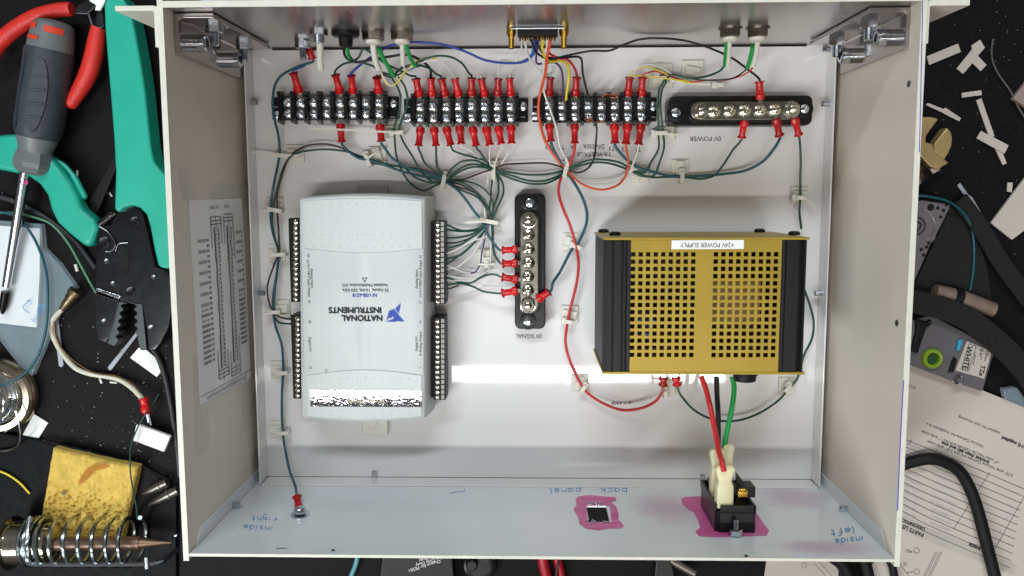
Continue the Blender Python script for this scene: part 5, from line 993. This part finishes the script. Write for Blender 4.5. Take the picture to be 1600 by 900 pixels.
b = MB().ball(at(275, 836, 0), .0017, 10); b.solo('solder_ball', CHROME, 'bright solder ball beside the iron tip near the wall', 'solder ball')
# ---------------- behind the front panel ----------------
flat('pale_blue_case', [(283,-30),(361,-30),(361,5),(290,5),(281,-2)], .03, .034, mat('pale_blue_plastic', (168,190,198), .45), 'pale blue case at the top edge behind the box', 'case', bevel=.001)
flat('white_strip', [(362,-30),(366,-30),(366,6),(362,6)], .03, .034, PAPER, 'narrow white strip beside the pale blue case at the top edge', 'strip')
flat('blue_grey_case', [(384,-30),(640,-30),(640,5),(388,5)], .03, .034, mat('dim_blue_plastic', (70,92,112), .45), 'blue grey case behind the box, longest at the top edge', 'case', bevel=.001)
# ---------------- below the back panel ----------------
wire(vin('pale_teal_ribbon', (96,160,168)), 1.9, [(560,862,0),(556,880,0),(546,905,0)], 'pale teal cord below the back panel')
t = Thing('power_adapter', at(690, 885, TZ), 'black adapter with small white print, upside down below the back panel', 'power adapter')
t.part('case', MB().pprism([(600,850),(705,850),(712,930),(590,930)], -.004, .010), BLACK, bevel=.001)
b = MB(); sA = zs(.010)
for k, s_ in enumerate(('Output for PESB1', 'Use Only Duty', 'Use Only Duty', 'Use Only')): print_text(b, s_, 663+k*5+(3 if k else 0), 884-k*7.5, 5.2, 197, sA)
t.part('printed_lines', b, PAPER, smooth=0)
t = Thing('round_knob', at(745, 890, TZ), 'round black knob with a glossy top below the back panel', 'knob')
c = at(748, 890, .006); t.part('knob_body', MB().lathe([(0,.0135),(.006,.0130),(.0075,.0110),(.0078,.006)], (c.x,c.y,TZ), (c.x,c.y,1), 32), BLACK); c = at(737, 883, .006); t.part('knob_boss', MB().lathe([(0,.005),(.009,.0045),(.0098,.0035)], (c.x,c.y,-.002), (c.x,c.y,1), 20), BLACK)
RDK = vin('deep_red_sleeve', (170, 24, 40), .25)
wire(RDK, 4.2, [(846,862,0),(850,885,0),(858,915,0)], 'thick red tube below the back panel, left of its twin'); wire(RDK, 3.4, [(868,862,0),(873,885,0),(880,915,0)], 'thick red tube below the back panel, right of its twin')
wire(WK, .9, [(878,862,2),(871,885,5),(867,912,5)], 'thin black wire lying beside the red tubes')
t = Thing('hand_tool', at(1075, 888, TZ), 'steel tool with a pale tip poking out below the back panel', 'hand tool')
t.part('shaft', MB().tube(pxpath([(1035,868,3),(1085,896,3)]), .0030, 12), mat('worn_steel', (150,140,130), .35, metal=.8)); t.part('handle', MB().pprism([(1026,866),(1048,866),(1060,930),(1020,930)], -.004, .006), BLACK, bevel=.001)
# ---------------- right of the box ----------------
for poly, lab in (([(1448,88),(1497,68),(1501.5,81),(1452,101.5)], 'long white offcut highest on the right of the box'), ([(1503,145),(1533.5,141),(1534,148.5),(1503,152.5)], 'small horizontal white offcut right of the box'),
    ([(1525.5,157),(1533.5,153.5),(1554,213),(1546,215)], 'thin slanting white offcut touching the crossed pieces'), ([(1447,164),(1450,161),(1475,170.5),(1477,168),(1501.5,184.5),(1499,189.5),(1476,178),(1473,176)], 'thin white offcut with a step, above the brass wrench'),
    ([(1574.5,285),(1582.5,285.5),(1581,300.5),(1573.5,299)], 'tiny white offcut above the large white card')):
    scrap(poly, lab, m=PAPER_DIM)
scrap([(1495,107),(1519,77),(1518,71),(1531.5,62),(1539,74.5),(1528,87),(1541.5,101.5),(1532.5,111),(1519.5,98.5),(1505,115.5)], 'T shaped white offcut right of the box', m=PAPER_DIM)
scrap([(1553,228),(1561,224),(1573,255),(1567,258)], 'narrow white strip under the wider crossed offcut', m=PAPER_DIM); scrap([(1526,216),(1533,204.5),(1576,227),(1569.5,240)], 'wide white offcut lying across a narrow strip', z=-.0026, m=PAPER_DIM)
scrap([(1496,290),(1500,285.5),(1513,304),(1519,308),(1532.5,331),(1529,330),(1514,309),(1506,304)], 'thin grey plastic strip pointing at the large white card', m=SC)
flat('white_card', [(1548.5,348.5),(1606,272),(1640,330),(1581.5,374.5)], -.002, .002, PAPER_DIM, 'large white card at the right edge, standing on one corner', 'card')
flat('pale_case', [(1583,154),(1610,120),(1640,190),(1602,166)], .0, .005, mat('pinkish_grey_plastic', (150,132,124), .5), 'pale plastic corner at the right edge beside the thin cable', 'case', bevel=.0008)
wire(vin('thin_grey_cord', (84,76,76), .4), .75, [(1552,60,-3),(1550,80,-3),(1552,100,-3),(1562,120,-3),(1578,142,-3),(1590,165,-3),(1606,192,-3)], 'thin dark grey cord near the right edge')
wr = Thing('adjustable_wrench', at(1450, 230, TZ), 'adjustable wrench with warm light in its colour, half hidden by the right wall', 'wrench')
BR = mat('warm_lit_chrome', (188, 162, 112), .38, metal=.4, var=.08, scale=80)  # plain steel tool; the warm light on it is put into this colour
wr.part('fixed_jaw', MB().pprism([(1480,199),(1486,206),(1488.5,216),(1487,228),(1482,240),(1476,249),(1459,236),(1459.5,225)], -.004, .006), BR, bevel=.0008)
wr.part('head', MB().pprism([(1390,225),(1405,196),(1425,186),(1440,182.5),(1455,182.5),(1467,185.5),(1447.5,212),(1447,222),(1458,225),(1459,233),(1483,254.5),(1472,261),(1467,266),(1452,260),(1440,246),(1425,236),(1400,262)], -.004, .0055), BR, bevel=.001)
b = MB(); A, B_ = at(1428,238,.002), at(1450,268,.002)
A, B_ = at(1438,268,.003), at(1452,252,.003); d = (B_-A); b.lathe([(d.length*k/12*1.0, .0075 if k % 2 else .0060) for k in range(13)], A-(d*.6), B_, 16); wr.part('worm_screw', b, mat('worm_steel', (150,136,124), .3, metal=.9, var=.5, thr=(.45,.55)), smooth=20)
wr.part('handle', MB().pprism([(1456,262),(1472,265),(1450,276),(1434,292),(1400,330),(1385,320),(1425,285)], -.004, .004), PAPER_DIM, bevel=.001)
# bare drive with holes
dr = Thing('disk_drive', at(1440, 370, TZ), 'grey metal disk drive with dark screw holes beside the right wall', 'disk drive')
GM = mat('grey_cast_metal', (122, 116, 120), .42, metal=.4, var=.08, scale=60)
dr.part('cover', MB().pprism([(1395,300),(1428,306),(1432,311),(1484,319),(1484,326),(1463,368),(1462,374),(1455,381),(1425,450),(1395,455)], -.0045, .006), GM, bevel=.0008)
for x, y, r in ((1454,324,5.2),(1465,325,2.6),(1474,328.5,2.6),(1479,320,2.6),(1470,339,2.6),(1457,313.5,2.3),(1451,379.5,2.6),(1448,386,2.6),(1439.5,390,2.8),(1443,398.5,2.6),(1436,312,2.4)):
    p = at(x, y, .006); b = MB().lathe([(0,r*.00046),(.00012,r*.00046)], (p.x,p.y,.00605), (p.x,p.y,1), 14); dr.part('screw_hole', b, MATS['deep_black'], smooth=0)
p = at(1432, 353, .006); b = MB()
for r in (.0030, .0056, .0062): b.tube([(p.x+r*math.cos(a), p.y+r*math.sin(a), .0060) for a in [j*2*math.pi/30 for j in range(31)]], .0003 if r > .004 else .0008, 6)
b.tube([(p.x+.0125*math.cos(a), p.y+.0125*math.sin(a), .0059) for a in [-.9+j*2.4/20 for j in range(21)]], .0003, 6); dr.part('spindle_rings', b, DKSTEEL)
DGB = mat('charcoal_soft_case', (30, 28, 28), .55, spec=.25, var=.15, scale=300, bump=.3)
flat('charcoal_case', [(1420,462),(1486,322),(1510,330),(1530,372),(1545,420),(1552,470),(1470,482)], -.002, .003, DGB, 'flat charcoal case below the grey disk drive', 'case', bevel=.0012)
wire(WT, 1.0, [(1418,307,8),(1436,306,8),(1455,308,8),(1480,314,7),(1500,327,4),(1512,343,2),(1519,365,0),(1522,395,-1),(1520,425,-1),(1516,455,-1)], 'teal wire arching over the disk drive')
def band(pts, z, wd, m, label):
    b = MB(); P = smooth_path(pxpath(pts, z), 6); n = len(P); vs = []
    for i, p in enumerate(P):
        d = (P[min(i+1,n-1)]-P[max(i-1,0)]).normalized(); s_ = Vector((-d.y, d.x, 0))*wd/2; vs += [p+s_, p-s_, p-s_-Vector((0,0,.003)), p+s_-Vector((0,0,.003))]
    b.add(vs, [(4*i+k, 4*i+(k+1)%4, 4*i+4+(k+1)%4, 4*i+4+k) for i in range(n-1) for k in range(4)]); return b.solo('black_strap', m, label, 'strap', 'wide dark straps right of the box', bevel=0, smooth=40)
band([(1500,312),(1530,352),(1562,405),(1590,445),(1625,490)], 2, .012, DGB, 'wide dark strap slanting down to the right edge under the white card')
band([(1400,465),(1440,474),(1480,484),(1520,503),(1560,536),(1585,560),(1620,600)], 12, .016, DGB, 'wide dark strap curving below the tan tube')
# device with label tape
t = Thing('tan_tube', at(1510, 472, TZ), 'tan tube with a dark band between the straps on the right', 'tube')
t.part('tube_body', MB().tube(pxpath([(1460,456,4),(1500,466,4),(1552,484,4)]), [.0055,.0062,.0052], 16), mat('tan_plastic', (128,108,96), .55, var=.2, scale=120)); t.part('dark_band', MB().tube(pxpath([(1488,462.5,4),(1500,466,4)]), .0068, 16), BLACKM)
lm = Thing('label_maker', at(1480, 540, TZ), 'grey label maker with a green ring and a printed tape reading WHITE', 'label maker')
GMD = mat('mid_grey_case_plastic', (96, 92, 96), .45, var=.06, scale=60)
lm.part('case', MB().pprism([(1395,492),(1425,500),(1455,492),(1500,515),(1545,540),(1556,552),(1550,562),(1536,612),(1500,600),(1395,560)], -.0045, .006), GMD, bevel=.001)
p = at(1456, 560, .007); lm.part('green_ring', MB().lathe([(0,.0072),(.003,.0070),(.004,.0060),(.0038,.0046),(.0006,.0042)], (p.x,p.y,.0058), (p.x,p.y,1), 28), mat('lime_green_plastic', (132,166,40), .35)); lm.part('ring_core', MB().lathe([(0,.0042),(.0008,.0042)], (p.x,p.y,.0061), (p.x,p.y,1), 20), mat('dark_green_core', (22,70,20), .5))
lm.part('lever', MB().pprism([(1432,500),(1450,504),(1456,500),(1456,507),(1448,512),(1440,535),(1434,553),(1424,549),(1432,520)], .005, .009), BLACK, bevel=.0006)
lm.part('side_clip', MB().pprism([(1492,558),(1496,562),(1490,582),(1483,582),(1488,566)], .005, .008), BLACK, bevel=.0004)
lm.part('blue_tab', MB().pprism([(1498,532),(1503,530),(1505,533),(1500,548),(1495,548)], .005, .0085), mat('sky_blue_tab', (60,160,190), .4), bevel=.0005)
tp = lm.part('tape_label', MB().pprism([(1511,533),(1550,549),(1538,592),(1493,579)], .006, .0068), PAPER_DIM, bevel=.0002)
b = MB(); sL = zs(.0068); print_text(b, 'WHITE', 1511, 559, 9, 258, sL, bold=.25, sx=.95); print_text(b, 'TZe', 1534, 579, 7, 258, sL, bold=.3)
print_text(b, '0.47"', 1532, 553, 5.5, 258, sL); print_text(b, '12mm', 1541, 556, 4.5, 258, sL); print_text(b, 'LAMINATED', 1522, 560, 2.6, 258, sL)
for p1, p2 in (((1514,537),(1502,577)), ((1514,537),(1525,541)), ((1502,577),(1513,580)), ((1525,541),(1513,580))): stroke(b, [p1, p2], .7, sL)
lm.part('label_lettering', b, PRINTK, parent=tp, smooth=0)
p = at(1494, 592, .004); lm.part('chrome_button', MB().lathe([(0,.0038),(.004,.0036),(.006,.002)], (p.x,p.y,.004), (p.x,p.y,1), 16), CHROME)
flat('clear_crumple', [(1568,608),(1590,605),(1602,622),(1604,640),(1572,628)], .003, .006, FILM, 'crumpled clear film above the printed sheet at the right edge', 'film', bevel=.001)
# instruction sheets
doc = Thing('instruction_sheet', at(1500, 740, TZ), 'printed instruction sheet with a parts list table, upside down right of the box', 'paper sheet')
ZS = -.0005; doc.part('page', MB().pprism([(1380,547),(1418,562),(1660,661),(1660,960),(1300,960),(1380,860)], ZS-.0006, ZS), PAPER_DIM, smooth=0)
sD = zs(ZS); b = MB(); A_ = 158
for s_, x, y, h in (('ACORN', 1422, 603, 3.6), ('supplied for rack mounting', 1530, 664, 4.6), ('ValuLine Cabinets for installation in a', 1492, 680, 4.6), ('17" wide ValuLine Cabinets and two 1" wide outer', 1500, 698, 4.6), ('0.75" wide ValuLine Cabinets and one 3.25" wide outer', 1515, 716, 4.6)): print_text(b, s_, x, y, h, A_, sD)
doc.part('printed_text', b, PRINTK, smooth=0, kind='stuff')
b = MB()
for s_, x, y, h in (('and #14) supplied', 1590, 694, 5.4), ('bracket (item #6) and one', 1508, 707, 5.4), ('DESCRIPTION', 1424, 818, 5.2), ('PARTS LIST', 1424, 828, 6), ('NUMBER', 1527, 855, 5.4)): print_text(b, s_, x, y, h, A_-1, sD, bold=.35)
doc.part('bold_text', b, PRINTK, smooth=0, kind='stuff')
b = MB(); sG = Surf(lambda x, y: at(x, y, ZS), (0,0,.4)); patch(b, [(1398,815),(1404,802),(1445,822),(1590,883),(1582,898),(1402,826)], sG); doc.part('grey_heading_bar', b, mat('pale_grey_print', (178,170,160), .7), smooth=0)
b = MB()
for k in range(12): y = 684 + 11.2*k; stroke(b, [(1408 - k*.2, y), (1480-k*3.3, y+29-k*.6), (1600-k*2, y+80)], .7, sD)
stroke(b, [(1425,686),(1420,694)], .7, sD); stroke(b, [(1546,738),(1490,826)], .7, sD); stroke(b, [(1602,772),(1552,862)], .7, sD)
doc.part('table_rules', b, PRINTK, smooth=0, kind='stuff')
b = MB()
for k in range(11):
    for c_, (x, y) in enumerate(((1420, 694), (1470, 714))):
        n_ = random.choice(('TORX SCREW #10', 'BRACKET ASSY', 'NUT #10-32', 'SIDE PANEL #12', 'CORNER TRIM'))
        print_text(b, n_, x+10-k*1.5+c_*3, y+11.2*k*.93+4, 3.7, A_, sD)
    print_text(b, str(12-k) if k < 12 else '', 1590-k*4.5, 772+k*9.5, 4.4, A_-12, sD)
doc.part('table_entries', b, PRINTG, smooth=0, kind='stuff')
b = MB()
for cx_, cy_ in ((1432,860),(1432,893),(1256,883),(1414,881)):
    r_ = 4.2 if cx_ != 1414 else 2; stroke(b, [(cx_+r_*math.cos(a), cy_+r_*math.sin(a)) for a in [j*math.pi/6 for j in range(13)]], .6, sD)
stroke(b, [(1414,858),(1425,862)], .8, sD); stroke(b, [(1414,862),(1425,863)], .6, sD); stroke(b, [(1417,895),(1426,893)], .8, sD)
for o in (0, 3, 7, 10): stroke(b, [(1443+o,900),(1462+o,862)], .6, sD)
stroke(b, [(1400,872),(1420,900)], .6, sD); stroke(b, [(1272,880),(1290,900)], .7, sD); stroke(b, [(1280,878),(1300,900)], .7, sD)
doc.part('line_drawing', b, PRINTK, smooth=0, kind='stuff')
flat('instruction_page', [(1200,860),(1310,860),(1310,930),(1190,930)], -.0032, .0008, PAPER_DIM, 'corner of a white printed page showing below the back panel', 'paper sheet')
wire(BLACKM, 4.5, [(1385,742,1),(1408,728,3),(1430,720,4),(1455,717,5),(1478,722,5),(1500,738,5),(1518,768,5),(1530,805,5),(1542,850,5),(1556,905,5)], 'thick black power cord looping over the instruction sheet')
wire(BLACKM, 5.2, [(1296,866,2),(1316,880,2),(1330,910,2)], 'thick black cord below the back panel, left of the other one'); wire(BLACKM, 4.8, [(1345,866,2),(1352,882,2),(1358,910,2)], 'thick black cord below the back panel near its right corner')
wire(BLACKM, 3.0, [(1384,868,3),(1394,884,3),(1398,910,3)], 'black cord leaving under the right corner of the box')
